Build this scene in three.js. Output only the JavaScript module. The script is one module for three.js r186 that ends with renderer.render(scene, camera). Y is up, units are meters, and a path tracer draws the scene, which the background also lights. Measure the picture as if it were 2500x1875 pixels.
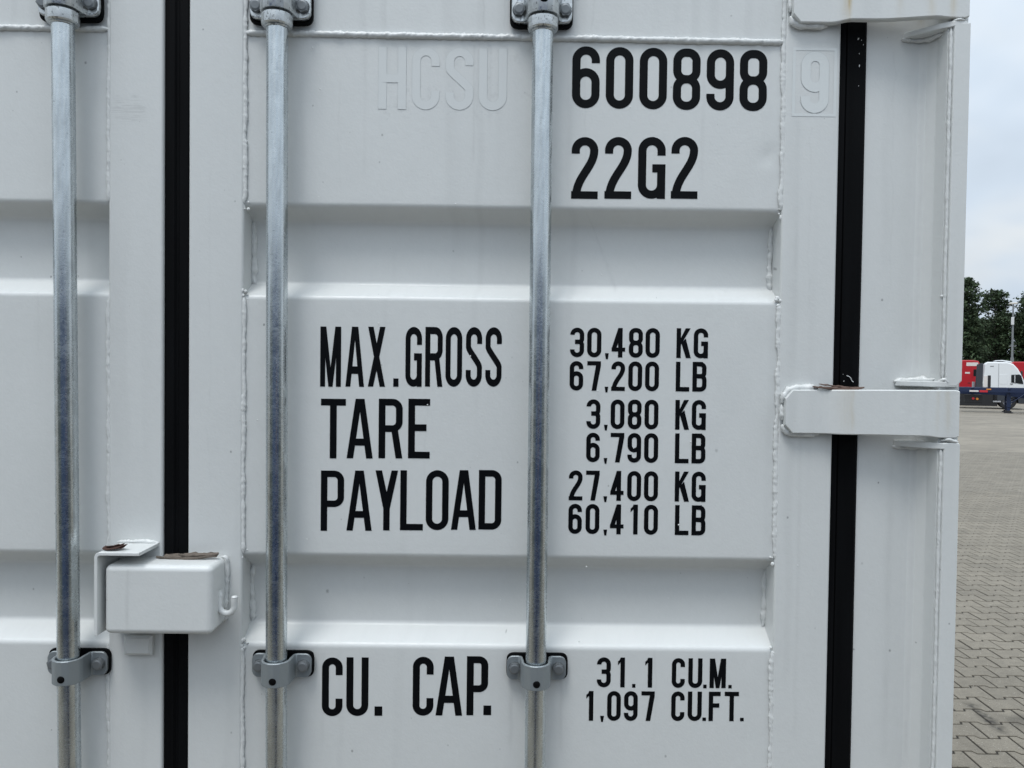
import * as THREE from 'three';
import { RoundedBoxGeometry } from 'three/addons/geometries/RoundedBoxGeometry.js';
import { mergeGeometries, toCreasedNormals } from 'three/addons/utils/BufferGeometryUtils.js';
import { MarchingCubes } from 'three/addons/objects/MarchingCubes.js';

// ---------------------------------------------------------------- camera, sky, sun, exposure
const scene = new THREE.Scene();
const R = THREE.MathUtils.degToRad;
const EYE = 1.95, DIST = 1.21, LEAN = R(0.488);   // eye height, distance to the container doors, the container's slight lean
const camera = new THREE.PerspectiveCamera(53.06, 4 / 3, 0.02, 3000);
camera.position.set(0, EYE, 0);
camera.rotation.set(R(-1.3087 + 0.488), R(-0.3134), R(0.7019), 'YXZ');
scene.add(camera);

const renderer = new THREE.WebGLRenderer({ antialias: true });
renderer.toneMapping = THREE.LinearToneMapping;
renderer.toneMappingExposure = 1.21;
renderer.shadowMap.enabled = true;

function mulberry(a) { return () => { a |= 0; a = a + 0x6D2B79F5 | 0; let t = Math.imul(a ^ a >>> 15, 1 | a); t = t + Math.imul(t ^ t >>> 7, 61 | t) ^ t; return ((t ^ t >>> 14) >>> 0) / 4294967296; }; }
const hash3 = (x, y, z) => { let h = Math.imul(x, 374761393) ^ Math.imul(y, 668265263) ^ Math.imul(z, 2147483647 ^ 0x5bd1e995); h = Math.imul(h ^ h >>> 13, 1274126177); return ((h ^ h >>> 16) >>> 0) / 4294967296; };
const sm = t => t * t * (3 - 2 * t);
function vn(x, y, z = 0, px = 0, py = 0) {            // value noise; px, py: period (0 = none)
  const xi = Math.floor(x), yi = Math.floor(y), zi = Math.floor(z), fx = sm(x - xi), fy = sm(y - yi), fz = sm(z - zi);
  const wx = k => px ? ((k % px) + px) % px : k, wy = k => py ? ((k % py) + py) % py : k;
  const a = wx(xi), b = wx(xi + 1), c = wy(yi), d = wy(yi + 1);
  const l = (p, q, t) => p + (q - p) * t;
  const lo = l(l(hash3(a, c, zi), hash3(b, c, zi), fx), l(hash3(a, d, zi), hash3(b, d, zi), fx), fy);
  if (fz === 0) return lo;
  return l(lo, l(l(hash3(a, c, zi + 1), hash3(b, c, zi + 1), fx), l(hash3(a, d, zi + 1), hash3(b, d, zi + 1), fx), fy), fz);
}
const fbm = (x, y, z, n = 4) => { let s = 0, a = 0.5; for (let i = 0; i < n; i++) { s += a * vn(x, y, z + i * 17.3); x *= 2.03; y *= 2.03; z *= 2.03; a *= 0.5; } return s / (1 - Math.pow(0.5, n)); };
const smooth = (a, b, x) => sm(Math.min(1, Math.max(0, (x - a) / (b - a))));

{ // overcast sky: brighter towards the zenith, soft cloud layers, pale blue where the layer thins
  const w = 1024, h = 512, d = new Float32Array(w * h * 4);
  for (let j = 0; j < h; j++) for (let i = 0; i < w; i++) {
    const el = ((j + 0.5) / h - 0.5) * Math.PI, az = (i + 0.5) / w * 2 * Math.PI;
    const s = Math.max(0, Math.sin(el)), c = Math.cos(el);
    const k = 1 / (0.30 + s);                                  // clouds flatten towards the horizon
    const cx = Math.cos(az) * c * k * 2.9, cy = Math.sin(az) * c * k * 2.9;
    const n = fbm(cx + 9, cy + 4, 0.5, 5), n2 = fbm(cx * 2.3 + 31, cy * 2.3 + 7, 2.5, 4);
    const L = (0.625 + 0.20 * s + 1.40 * s * s * s) * (0.96 + 0.50 * (n - 0.5) + 0.16 * (n2 - 0.5));
    const b = smooth(0.42, 0.68, n);                             // thick cloud: neutral; thin: bluer
    const o = 4 * (j * w + i);
    d[o] = L * (0.845 + 0.095 * b); d[o + 1] = L * (0.975 + 0.022 * b); d[o + 2] = L * (1.125 - 0.085 * b); d[o + 3] = 1;
  }
  const t = new THREE.DataTexture(d, w, h, THREE.RGBAFormat, THREE.FloatType);
  t.mapping = THREE.EquirectangularReflectionMapping; t.magFilter = t.minFilter = THREE.LinearFilter; t.wrapS = THREE.RepeatWrapping; t.needsUpdate = true;
  scene.background = t; scene.environment = t;
}
const sun = new THREE.DirectionalLight(new THREE.Color(1, 0.975, 0.94), 1.2);
sun.position.set(-5, 24, 8); sun.target.position.set(0, 1, -1.5);
sun.castShadow = true; sun.shadow.radius = 34; sun.shadow.mapSize.set(2048, 2048);
Object.assign(sun.shadow.camera, { left: -60, right: 60, top: 60, bottom: -60, near: 0.5, far: 160 });
scene.add(sun, sun.target);

// ---------------------------------------------------------------- helpers
const taken = new Map();
const numbered = n => { const k = taken.get(n) || 0; taken.set(n, k + 1); return k ? `${n}_${String(k).padStart(3, '0')}` : n; };
function mesh(name, geo, mat, parent, label) {
  const m = new THREE.Mesh(geo, mat); m.name = parent ? name : numbered(name); m.castShadow = m.receiveShadow = true;
  (parent || scene).add(m); if (label) m.userData.label = label; return m;
}
function thing(name, label, category, group) { const g = new THREE.Group(); g.name = numbered(name); g.userData = { label, category }; if (group) g.userData.group = group; scene.add(g); return g; }
function tag(o, label, category, group) { Object.assign(o.userData, { label, category }, group ? { group } : {}); return o; }
function tex8(w, h, fn, srgb, wrap = true) {
  const d = new Uint8Array(w * h * 4);
  for (let j = 0; j < h; j++) for (let i = 0; i < w; i++) { const c = fn(i / w, j / h, i, j), o = 4 * (j * w + i); for (let k = 0; k < 3; k++) { let v = c.length ? c[k] : c; v = Math.min(1, Math.max(0, v)); if (srgb) v = v <= 0.0031308 ? 12.92 * v : 1.055 * Math.pow(v, 1 / 2.4) - 0.055; d[o + k] = Math.round(255 * v); } d[o + 3] = 255; }
  const t = new THREE.DataTexture(d, w, h, THREE.RGBAFormat); if (srgb) t.colorSpace = THREE.SRGBColorSpace;
  t.magFilter = THREE.LinearFilter; t.minFilter = THREE.LinearMipmapLinearFilter; t.generateMipmaps = true; if (wrap) t.wrapS = t.wrapT = THREE.RepeatWrapping; t.needsUpdate = true; return t;
}
const lin = (r, g, b) => new THREE.Color().setRGB(r, g, b);
const std = (r, g, b, rough, metal = 0, more = {}) => new THREE.MeshStandardMaterial({ color: lin(r, g, b), roughness: rough, metalness: metal, side: THREE.DoubleSide, ...more });
const T = (g, x, y, z) => g.translate(x, y, z);
// uv of a painted container part: metres along the container's face; 1.7 m of face per texture
function faceUV(g) {
  g = g.index ? g : g; const p = g.attributes.position, uv = new Float32Array(p.count * 2);
  for (let i = 0; i < p.count; i++) { uv[2 * i] = (p.getX(i) + 0.2 * p.getZ(i) + 0.85) / 1.7; uv[2 * i + 1] = (p.getY(i) + 0.2 * p.getZ(i) + 0.85) / 1.7; }
  g.setAttribute('uv', new THREE.BufferAttribute(uv, 2)); return g;
}
// uv in metres from the dominant axis of each vertex normal
function boxUV(g, s = 1) {
  const p = g.attributes.position, n = g.attributes.normal, uv = new Float32Array(p.count * 2);
  for (let i = 0; i < p.count; i++) { const ax = Math.abs(n.getX(i)), ay = Math.abs(n.getY(i)), az = Math.abs(n.getZ(i)); const [u, v] = az >= ax && az >= ay ? [p.getX(i), p.getY(i)] : ax >= ay ? [p.getZ(i), p.getY(i)] : [p.getX(i), p.getZ(i)]; uv[2 * i] = u * s; uv[2 * i + 1] = v * s; }
  g.setAttribute('uv', new THREE.BufferAttribute(uv, 2)); return g;
}
const rbox = (x0, x1, y0, y1, z0, z1, r = 0.003, seg = 3) => new RoundedBoxGeometry(x1 - x0, y1 - y0, z1 - z0, seg, Math.min(r, (x1 - x0) / 2.01, (y1 - y0) / 2.01, (z1 - z0) / 2.01)).translate((x0 + x1) / 2, (y0 + y1) / 2, (z0 + z1) / 2);
const box = (x0, x1, y0, y1, z0, z1) => new THREE.BoxGeometry(x1 - x0, y1 - y0, z1 - z0).translate((x0 + x1) / 2, (y0 + y1) / 2, (z0 + z1) / 2);
const merge = list => mergeGeometries(list.map(g => { const q = g.index ? g.toNonIndexed() : g; for (const k of Object.keys(q.attributes)) if (!['position', 'normal', 'uv'].includes(k)) q.deleteAttribute(k); q.clearGroups(); return q; }));
function surface(rows, closedV = false, crease = 0.6) {   // grid of Vector3 rows -> mesh
  const pos = [], uv = [], idx = [], n = rows[0].length; let L = 0;
  rows.forEach((r, i) => r.forEach((p, j) => { pos.push(p.x, p.y, p.z); uv.push(i / (rows.length - 1), j / (n - 1)); }));
  for (let i = 0; i + 1 < rows.length; i++) for (let j = 0; j + 1 < n + (closedV ? 1 : 0); j++) { const a = i * n + j % n, b = i * n + (j + 1) % n, c = a + n, d = b + n; idx.push(a, c, b, b, c, d); }
  const g = new THREE.BufferGeometry(); g.setAttribute('position', new THREE.Float32BufferAttribute(pos, 3)); g.setAttribute('uv', new THREE.Float32BufferAttribute(uv, 2)); g.setIndex(idx);
  g.computeVertexNormals(); return crease ? toCreasedNormals(g, crease) : g;
}
function extrude(pts, depth, bevel = 0, seg = 2, holes = [], curve = 12) {   // pts in xy, from z = 0 to depth, bevel inside the outline
  const s = new THREE.Shape(pts.map(p => new THREE.Vector2(p[0], p[1]))); for (const h of holes) s.holes.push(new THREE.Path(h.map(p => new THREE.Vector2(p[0], p[1]))));
  return bevel ? new THREE.ExtrudeGeometry(s, { depth: depth - 2 * bevel, bevelEnabled: true, bevelThickness: bevel, bevelSize: bevel, bevelOffset: -bevel, bevelSegments: seg, curveSegments: curve }).translate(0, 0, bevel) : new THREE.ExtrudeGeometry(s, { depth, bevelEnabled: false, curveSegments: curve });
}
function roundPoly(pts, r, n = 5, closed = true) {   // fillet the corners of a polygon or polyline
  const out = [], m = pts.length;
  for (let i = 0; i < m; i++) {
    if (!closed && (i === 0 || i === m - 1)) { out.push(pts[i]); continue; }
    const p = pts[i], a = pts[(i + m - 1) % m], b = pts[(i + 1) % m], rr = Array.isArray(r) ? r[i] : r;
    const la = Math.hypot(a[0] - p[0], a[1] - p[1]), lb = Math.hypot(b[0] - p[0], b[1] - p[1]);
    const ua = [(a[0] - p[0]) / la, (a[1] - p[1]) / la], ub = [(b[0] - p[0]) / lb, (b[1] - p[1]) / lb];
    const ang = Math.acos(Math.min(1, Math.max(-1, ua[0] * ub[0] + ua[1] * ub[1]))), d = Math.min(rr / Math.tan(ang / 2), la * 0.49, lb * 0.49);
    if (!rr) { out.push(p); continue; }
    const s = [p[0] + ua[0] * d, p[1] + ua[1] * d], e = [p[0] + ub[0] * d, p[1] + ub[1] * d];
    for (let k = 0; k <= n; k++) { const t = k / n; out.push([(1 - t) ** 2 * s[0] + 2 * t * (1 - t) * p[0] + t * t * e[0], (1 - t) ** 2 * s[1] + 2 * t * (1 - t) * p[1] + t * t * e[1]]); }
  }
  return out;
}
function rrect(x0, x1, y0, y1, r, n = 5) { return roundPoly([[x0, y0], [x1, y0], [x1, y1], [x0, y1]], r, n); }
// an uneven bead of weld metal under paint along a path
function weld(path, r, seed, ref = [1, 0, 0], { flat = 1, lump = 0.45, wander = 0.4, step = 0.0028, ripple = 0.12 } = {}) {
  const c = new THREE.CatmullRomCurve3(path.map(p => new THREE.Vector3(...p)), false, 'centripetal', 0.5), len = c.getLength(), n = Math.max(4, Math.round(len / step)), K = 9;
  const P = c.getSpacedPoints(n), rows = [], rv = new THREE.Vector3(...ref), t = new THREE.Vector3(), b = new THREE.Vector3();
  for (let i = 0; i <= n; i++) {
    t.subVectors(P[Math.min(n, i + 1)], P[Math.max(0, i - 1)]).normalize(); b.crossVectors(t, rv).normalize(); const a = rv.clone().addScaledVector(t, -rv.dot(t)).normalize();
    const s = i * step, rr = r * (1 + lump * 0.6 * (vn(s * 45, seed * 7.1) - 0.5) * 2 + lump * 0.5 * (vn(s * 170, seed * 3.7 + 5) - 0.5) * 2 + lump * 0.5 * (vn(s * 340, seed * 5.7 + 5) - 0.5) * 2 + ripple * Math.sin(s * 1100 + 4 * vn(s * 40, seed)));
    const end = Math.min(1, 0.35 + Math.min(i, n - i) * 0.22), ca = wander * r * ((vn(s * 35, seed + 40.5) - 0.5) * 2 + 0.7 * (vn(s * 190, seed + 60.5) - 0.5)), row = [];
    for (let k = 0; k < K; k++) { const q = k / K * 2 * Math.PI, e = rr * end * (1 + 0.5 * (vn(s * 330, k * 1.7, seed) - 0.5)); row.push(P[i].clone().addScaledVector(a, Math.cos(q) * e + ca).addScaledVector(b, Math.sin(q) * e * flat)); }
    rows.push(row);
  }
  const cap = p => rows[p].reduce((s, q) => s.add(q), new THREE.Vector3()).divideScalar(K), A = cap(0), B = cap(n);
  return faceUV(surface([Array(K).fill(A), ...rows, Array(K).fill(B)], true, 0));
}
function tube(path, r, seg = 24, rad = 10, closed = false) { return new THREE.TubeGeometry(new THREE.CatmullRomCurve3(path.map(p => new THREE.Vector3(...p)), closed), seg, r, rad, closed); }
function cyl(r0, r1, a, b, seg = 24, open = false) { const A = new THREE.Vector3(...a), B = new THREE.Vector3(...b), d = B.clone().sub(A), g = new THREE.CylinderGeometry(r1, r0, d.length(), seg, 1, open); g.applyQuaternion(new THREE.Quaternion().setFromUnitVectors(new THREE.Vector3(0, 1, 0), d.clone().normalize())); return g.translate((A.x + B.x) / 2, (A.y + B.y) / 2, (A.z + B.z) / 2); }

// ---------------------------------------------------------------- materials
const M = {};
{
  const seg = (px, py, ax, ay, bx, by) => { const dx = bx - ax, dy = by - ay, t = Math.min(1, Math.max(0, ((px - ax) * dx + (py - ay) * dy) / (dx * dx + dy * dy))); return [Math.hypot(px - ax - t * dx, py - ay - t * dy), t]; };
  const rnd = mulberry(5), specks = [];
  for (let i = 0; i < 150; i++) specks.push([rnd() * 1.7 - 0.85, rnd() * 1.4 - 0.7, 0.0004 + 0.0011 * rnd() ** 3, 0.25 + 0.55 * rnd()]);
  specks.push([-0.300, -0.38, 0.002, 0.5], [-0.385, -0.345, 0.001, 0.7], [0.615, -0.45, 0.0014, 0.6], [0.59, -0.18, 0.0009, 0.8], [0.33, -0.13, 0.0018, 0.35]);
  const streaks = [[0.520, 0.525, 0.66, 0.0026, 0.72, 1], [0.515, 0.525, 0.66, 0.005, 0.40, 1], [0.640, 0.525, 0.66, 0.006, 0.22, 1], [0.672, 0.525, 0.66, 0.005, 0.35, 1], [0.594, 0.525, 0.66, 0.006, 0.14, 1], [0.528, -0.103, -0.02, 0.011, 0.16, 1], [0.537, -0.103, -0.025, 0.003, 0.16, 1], [0.679, -0.1, -0.022, 0.004, 0.26, 1], [0.664, -0.1, -0.022, 0.003, 0.18, 1], [0.62, -0.1, -0.022, 0.004, 0.05, 0], [-0.555, -0.41, -0.30, 0.003, 0.09, 0],
    [0.645, -0.64, 0.5, 0.003, 0.05, 0], [0.61, -0.64, -0.12, 0.006, 0.06, 0], [0.45, 0.0, 0.39, 0.004, 0.05, 0], [0.463, -0.6, -0.11, 0.003, 0.06, 0], [-0.06, 0.30, 0.50, 0.002, 0.07, 0], [-0.035, 0.36, 0.50, 0.003, 0.06, 0], [-0.23, 0.28, 0.50, 0.003, 0.05, 0], [0.09, 0.3, 0.5, 0.006, 0.05, 0], [0.30, 0.27, 0.5, 0.003, 0.04, 0], [-0.29, -0.63, -0.46, 0.004, 0.05, 0], [0.01, -0.63, -0.49, 0.004, 0.08, 0], [0.09, -0.63, -0.49, 0.003, 0.08, 0]];
  const runs = [[-0.047, 0.515, 0.66, 0.10], [-0.012, 0.516, 0.66, 0.08], [0.125, 0.515, 0.66, 0.05], [-0.20, 0.515, 0.62, 0.04], [-0.055, 0.36, 0.512, 0.05], [0.115, 0.29, 0.51, 0.04], [-0.27, 0.27, 0.44, 0.04], [0.31, -0.24, 0.09, 0.03], [-0.13, -0.29, 0.02, 0.03], [0.24, -0.6, -0.45, 0.04], [-0.74, 0.0, 0.24, 0.04], [-0.70, -0.29, -0.21, 0.09], [0.47, 0.08, 0.38, 0.04], [-0.47, -0.2, 0.3, 0.03], [0.60, 0.1, 0.5, 0.04]];
  const N = 2048, S = 1.7, spk = new Float32Array(N * N);
  for (const [sx, sy, r, a] of specks) { const i0 = Math.round((sx + 0.85) / S * N), j0 = Math.round((sy + 0.85) / S * N), k = Math.ceil(r / S * N) + 1; for (let j = -k; j <= k; j++) for (let i = -k; i <= k; i++) { const q = ((j0 + j + N) % N) * N + (i0 + i + N) % N, d = Math.hypot(i, j * 0.8) / (r / S * N) + 0.5 * (hash3(i0 + i, j0 + j, 3) - 0.5); spk[q] = Math.max(spk[q], a * Math.max(0, Math.min(1, 1.6 - d))); } }
  const paintMap = tex8(N, N, (u, v, i, j) => {
    const x = u * S - 0.85, y = v * S - 0.85;
    let k = 1 + 0.020 * (vn(x * 7, y * 5, 1.5) - 0.5) + 0.022 * (vn(x * 26, y * 19, 3.5) - 0.5) + 0.020 * (vn(x * 160, y * 130) - 0.5) + 0.016 * (hash3(i, j, 9) - 0.5), rust = 0;
    k -= 0.045 * smooth(0.58, 0.95, vn(x * 62 + 0.6 * vn(x * 20, y * 9), y * 1.7)) * smooth(0.35, 0.7, vn(x * 9, y * 3.1 + 7));   // washed-down dust, in runs
    for (const [sx, y0, y1, w, a, brown] of streaks) if (y > y0 && y < y1) { const dx = x - sx + 0.0012 * (vn(y * 40, sx * 99) - 0.5) * 2, e = Math.exp(-dx * dx / (w * w)) * (0.45 + 0.75 * vn(y * 22, sx * 31)) * smooth(y0, y0 + 0.04, y) * (0.7 + 0.6 * vn(x * 700, y * 60)); if (brown) rust += a * e; else k -= a * e; }
    { const dx = (x + 0.592) / 0.034, dy = (y - 0.392) / 0.027, q = dx * dx + dy * dy + 0.9 * (vn(x * 90, y * 90) - 0.5); if (q < 1.2) k -= 0.13 * smooth(1.2, 0.2, q) * smooth(0.35, 0.75, vn(x * 60, y * 900)); }            // rubbed scuff
    { const [d, t] = seg(x, y, 0.118, 0.240, 0.165, 0.118), w = 0.0011 + 0.0035 * smooth(0.1, 0.7, t) * vn(t * 30, 4); k -= 0.07 * Math.exp(-(d * d) / (w * w)) * (0.3 + 0.9 * vn(x * 300, y * 120)); }                   // dirty run in the upper recess
    { const [d, t] = seg(x, y, -0.30, -0.285, 0.02, -0.288); k -= 0.02 * Math.exp(-(d * d) / 1e-5) * vn(x * 120, y * 400); }
    if (y > 0.385 && y < 0.505 && x > -0.225 && x < 0.03) k -= 0.05 * smooth(0.60, 0.80, vn(x * 260, y * 260)) * smooth(0.5, 0.75, vn(x * 30 + 3, y * 40));   // glue and dirt left by old lettering
    for (const [rx, y0, y1, a] of runs) if (y > y0 && y < y1) { const dx = x - rx - 0.003 * (vn(y * 28, rx * 77) - 0.5) * 2 - 0.0008 * Math.sin(y * 210 + rx * 50); k -= a * Math.exp(-dx * dx / 2.2e-6) * (0.4 + 0.8 * vn(y * 60, rx * 11)) * smooth(y0, y0 + 0.02, y); }
    k -= 0.8 * spk[j * N + i];
    return [0.632 * k * (1 - 0.25 * rust), 0.648 * k * (1 - 0.42 * rust), 0.640 * k * (1 - 0.68 * rust)];
  }, true);
  const peel = tex8(1024, 1024, (u, v, i, j) => 0.42 * vn(u * 120, v * 120, 0, 120, 120) + 0.22 * vn(u * 260, v * 260, 5, 260, 260) + 0.26 * vn(u * 40, v * 40, 9, 40, 40) + 0.10 * hash3(i, j, 2), false);
  peel.repeat.set(4.7, 4.7);
  const rou = tex8(512, 512, (u, v) => [0, 0.30 + 0.14 * vn(u * 16, v * 12, 2, 16, 12) + 0.10 * vn(u * 90, v * 90, 4, 90, 90), 0], false); rou.repeat.set(3, 3);
  M.paint = new THREE.MeshStandardMaterial({ map: paintMap, bumpMap: peel, bumpScale: 0.00015, roughnessMap: rou, roughness: 0.95, side: THREE.DoubleSide });
  M.weldPaint = std(0.640, 0.655, 0.646, 0.36, 0, { bumpMap: peel, bumpScale: 0.0002 });

  // hot-dip galvanised steel: feathery spangle, drawn scratches, dull and bright patches
  const feather = (u, v) => { const a = vn(u * 10, v * 60, 3, 10, 60) * 6.28, b = vn(u * 34 + 1.6 * Math.sin(a), v * 210 + 2.2 * Math.cos(a), 7); return b; };
  const galv = tex8(512, 1024, (u, v, i, j) => { const f = feather(u, v), p = vn(u * 8, v * 26, 11, 8, 26), k = 0.88 + 0.12 * (f - 0.5) + 0.08 * (p - 0.5) + 0.20 * (vn(u * 18 + v * 5, v * 9, 31) - 0.5) + 0.12 * (vn(u * 40 + v * 12, v * 24, 37) - 0.5) + 0.04 * (hash3(i, j, 1) - 0.5) - 0.25 * smooth(0.90, 0.96, vn(u * 30, v * 150, 13)) * smooth(0.45, 0.7, p); return [0.615 * k, 0.660 * k, 0.680 * k]; }, true);
  const galvR = tex8(512, 1024, (u, v) => { const f = feather(u, v), p = vn(u * 8, v * 26, 11, 8, 26); return [0, 0.20 + 0.09 * f + 0.06 * p, 0]; }, false);
  const galvB = tex8(512, 1024, (u, v) => 0.6 * feather(u, v) + 0.4 * vn(u * 14, v * 40, 21, 14, 40), false);
  M.galv = new THREE.MeshStandardMaterial({ map: galv, roughnessMap: galvR, bumpMap: galvB, bumpScale: 0.00003, roughness: 0.95, metalness: 1, side: THREE.DoubleSide });
  const cast = tex8(512, 512, (u, v, i, j) => { const p = vn(u * 60, v * 60, 2, 60, 60), q = vn(u * 18, v * 18, 6, 18, 18), k = 0.86 + 0.12 * (p - 0.5) + 0.16 * (q - 0.5) - 0.5 * smooth(0.80, 0.90, vn(u * 70, v * 50, 8, 70, 50)); return [0.66 * k, 0.69 * k, 0.70 * k]; }, true);
  const castR = tex8(256, 256, (u, v) => [0, 0.24 + 0.26 * vn(u * 30, v * 30, 3, 30, 30), 0], false);
  for (const t of [cast, castR]) t.repeat.set(8, 8);
  M.cast = new THREE.MeshStandardMaterial({ map: cast, roughnessMap: castR, roughness: 0.95, metalness: 0.92, side: THREE.DoubleSide });
  M.strap = new THREE.MeshStandardMaterial({ color: lin(0.285, 0.315, 0.33), roughness: 0.52, metalness: 0.6, side: THREE.DoubleSide });
  M.bolt = std(0.20, 0.215, 0.225, 0.48, 0.6);
  const rub = tex8(256, 1024, (u, v, i, j) => { const k = 0.75 + 0.5 * vn(u * 20, v * 6, 1, 20, 6) + 0.3 * (hash3(i, j, 5) - 0.5); return [0.0036 * k, 0.0039 * k, 0.0045 * k]; }, true);
  M.rubber = new THREE.MeshPhysicalMaterial({ map: rub, roughness: 0.6, specularIntensity: 0.12, side: THREE.DoubleSide });
  M.hole = new THREE.MeshPhysicalMaterial({ color: lin(0.003, 0.003, 0.0035), roughness: 0.7, specularIntensity: 0.15 });  // near-black that stands for the shade inside bracket openings
  M.vinyl = new THREE.MeshPhysicalMaterial({ color: lin(0.0035, 0.004, 0.005), roughness: 0.38, specularIntensity: 0.2, side: THREE.DoubleSide });
  M.ghost = std(0.634, 0.656, 0.652, 0.36);
  M.paleGhost = std(0.650, 0.678, 0.675, 0.40);
  M.seam = std(0.50, 0.53, 0.52, 0.8);
  M.rust = std(0.10, 0.045, 0.02, 0.9);
  M.dark = std(0.02, 0.02, 0.022, 0.7);
}

// ---------------------------------------------------------------- the shipping container (its own frame: x across the doors, y up from eye level, z out of the doors)
const FLOOR = -1.9603, TOP = 0.94;
const container = thing('shipping_container', 'white painted steel shipping container with galvanised locking rods and black lettering on its doors', 'container');
container.rotation.x = LEAN; container.position.set(0, EYE + DIST * Math.sin(LEAN), -DIST * Math.cos(LEAN));
const paint = (name, g, parent = container, label) => mesh(name, faceUV(g), M.paint, parent, label);

const ZR = -0.004, ZB = -0.042;
const profile = roundPoly([[TOP - 0.14, ZR], [0.2475, ZR], [0.2300, ZB], [0.1290, ZB], [0.1065, ZR], [-0.3030, ZR], [-0.3270, ZB], [-0.4225, ZB], [-0.4450, ZR], [-0.86, ZR], [-0.884, ZB], [-0.98, ZB], [-1.003, ZR], [FLOOR + 0.17, ZR]], 0.011, 6, false);
const sag = (x, y, seed) => 0.0010 * (vn(x * 6.5, y * 6.5, seed) - 0.5) + 0.0003 * (vn(x * 25, y * 25, seed + 3) - 0.5) - 0.0022 * Math.exp(-((x - 0.405) ** 2 + (y - 0.335) ** 2) / 0.00012);
function panel(x0, x1, seed) {          // the pressed door sheet, not perfectly flat
  const rows = [], nx = 90;
  for (const [y, z] of profile) { const row = []; for (let i = 0; i <= nx; i++) { const x = x0 + (x1 - x0) * i / nx; row.push(new THREE.Vector3(x, y + 0.0008 * (vn(x * 5, y * 6, seed) - 0.5), z)); } rows.push(row); }
  const fine = []; rows.forEach((r, k) => { fine.push(r); if (k + 1 < rows.length) { const d = r[0].distanceTo(rows[k + 1][0]), n = Math.floor(d / 0.011); for (let q = 1; q <= n; q++) fine.push(r.map((p, i) => p.clone().lerp(rows[k + 1][i], q / (n + 1)))); } });
  for (const r of fine) for (const p of r) p.z += sag(p.x, p.y, seed);
  return surface(fine, false, 0);
}
const seamPath = (x, y0, y1, dz = 0.002) => { const out = []; for (const [y, z] of profile) if (y <= y0 && y >= y1) out.push([x, y, z + dz]); out.unshift([x, y0, ZR + dz]); out.push([x, y1, ZR + dz]); return out.filter((p, i) => !i || Math.hypot(p[1] - out[i - 1][1], p[2] - out[i - 1][2]) > 0.0015); };
// split a profile-following seam in dense steps so that the bead hugs the bends
const dense = path => { const o = []; path.forEach((p, i) => { o.push(p); if (i + 1 < path.length) { const q = path[i + 1], n = Math.floor(Math.hypot(q[1] - p[1], q[2] - p[2]) / 0.012); for (let k = 1; k <= n; k++) o.push(p.map((v, c) => v + (q[c] - v) * k / (n + 1))); } }); return o; };

// ---- right door
const SX0 = -0.416, SX1 = 0.4265;
const doorR = paint('door', panel(SX0 - 0.006, SX1 + 0.006, 4), container, 'right door leaf with the black weight markings');
const stile = (x0, x1, parent) => paint('door_stile', rbox(x0, x1, FLOOR + 0.12, TOP - 0.10, -0.055, 0, 0.0045, 4), parent);
stile(-0.502, SX0, doorR); stile(SX1, 0.5142, doorR);
paint('door_rail', rbox(SX0, SX1, TOP - 0.19, TOP - 0.10, -0.055, -0.0005, 0.004), doorR); paint('door_rail', rbox(SX0, SX1, FLOOR + 0.12, FLOOR + 0.2, -0.055, -0.0005, 0.004), doorR);
function seams(x, dir, parent, seed, r) {      // butt seam on the ridges, fillet weld in the back corners of the recesses
  for (const [y0, y1] of [[0.70, 0.2505], [0.1035, -0.3000], [-0.4480, -0.75]]) { const p = []; for (let i = 0; i <= 20; i++) p.push([x, y0 + (y1 - y0) * i / 20, ZR + 0.0018]); mesh('weld_bead', weld(p, r, seed++, [1, 0, 0], { lump: 0.30, wander: 0.5, ripple: 0.04, flat: 0.55, step: 0.0022 }), M.weldPaint, parent); }
  for (const [y0, y1] of [[0.2290, 0.1270], [-0.3285, -0.4210]]) { const p = []; for (let i = 0; i <= 8; i++) p.push([x + dir * (0.0015 + 0.002 * vn(i * 1.7, seed)), y0 + (y1 - y0) * i / 8, ZB + 0.0010]); mesh('weld_bead', weld(p, 0.0046, seed++, [1, 0, 0], { lump: 0.5, wander: 0.5, ripple: 0.05, flat: 0.8 }), M.weldPaint, parent); }
}
seams(SX0 + 0.0005, 1, doorR, 3, 0.0034); seams(SX1 - 0.0005, -1, doorR, 8.5, 0.0038);
{ const p = []; for (let i = 0; i <= 24; i++) p.push([SX0 + (SX1 - SX0) * i / 24, 0.5145 - 0.0028 * i / 24 + 0.0006 * (vn(i * 0.9, 2.2) - 0.5), ZR + 0.0012]); mesh('weld_bead', weld(p, 0.0048, 11, [0, 0, 1], { flat: 1.0, lump: 0.10, wander: 0.15, ripple: 0.05 }), M.weldPaint, doorR, 'long horizontal weld bead across the top of the door sheet'); }
// ---- left door
const LX1 = -0.6270, LX0 = -1.46;
const doorL = paint('door', panel(LX0, LX1 + 0.006, 9), container, 'left door leaf, partly in view');
stile(LX1, -0.5420, doorL); stile(-1.556, LX0 + 0.004, doorL);
paint('door_rail', rbox(LX0 + 0.004, LX1, TOP - 0.19, TOP - 0.10, -0.055, -0.0005, 0.004), doorL); paint('door_rail', rbox(LX0 + 0.004, LX1, FLOOR + 0.12, FLOOR + 0.2, -0.055, -0.0005, 0.004), doorL);
seams(LX1 - 0.0005, -1, doorL, 15.2, 0.0032);
{ const p = []; for (let i = 0; i <= 14; i++) p.push([-1.2 + (LX1 + 1.2) * i / 14, 0.5178 - 0.001 * i / 14, ZR + 0.0012]); mesh('weld_bead', weld(p, 0.0046, 19, [0, 0, 1], { lump: 0.10, wander: 0.15, ripple: 0.05 }), M.weldPaint, doorL); }
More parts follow.
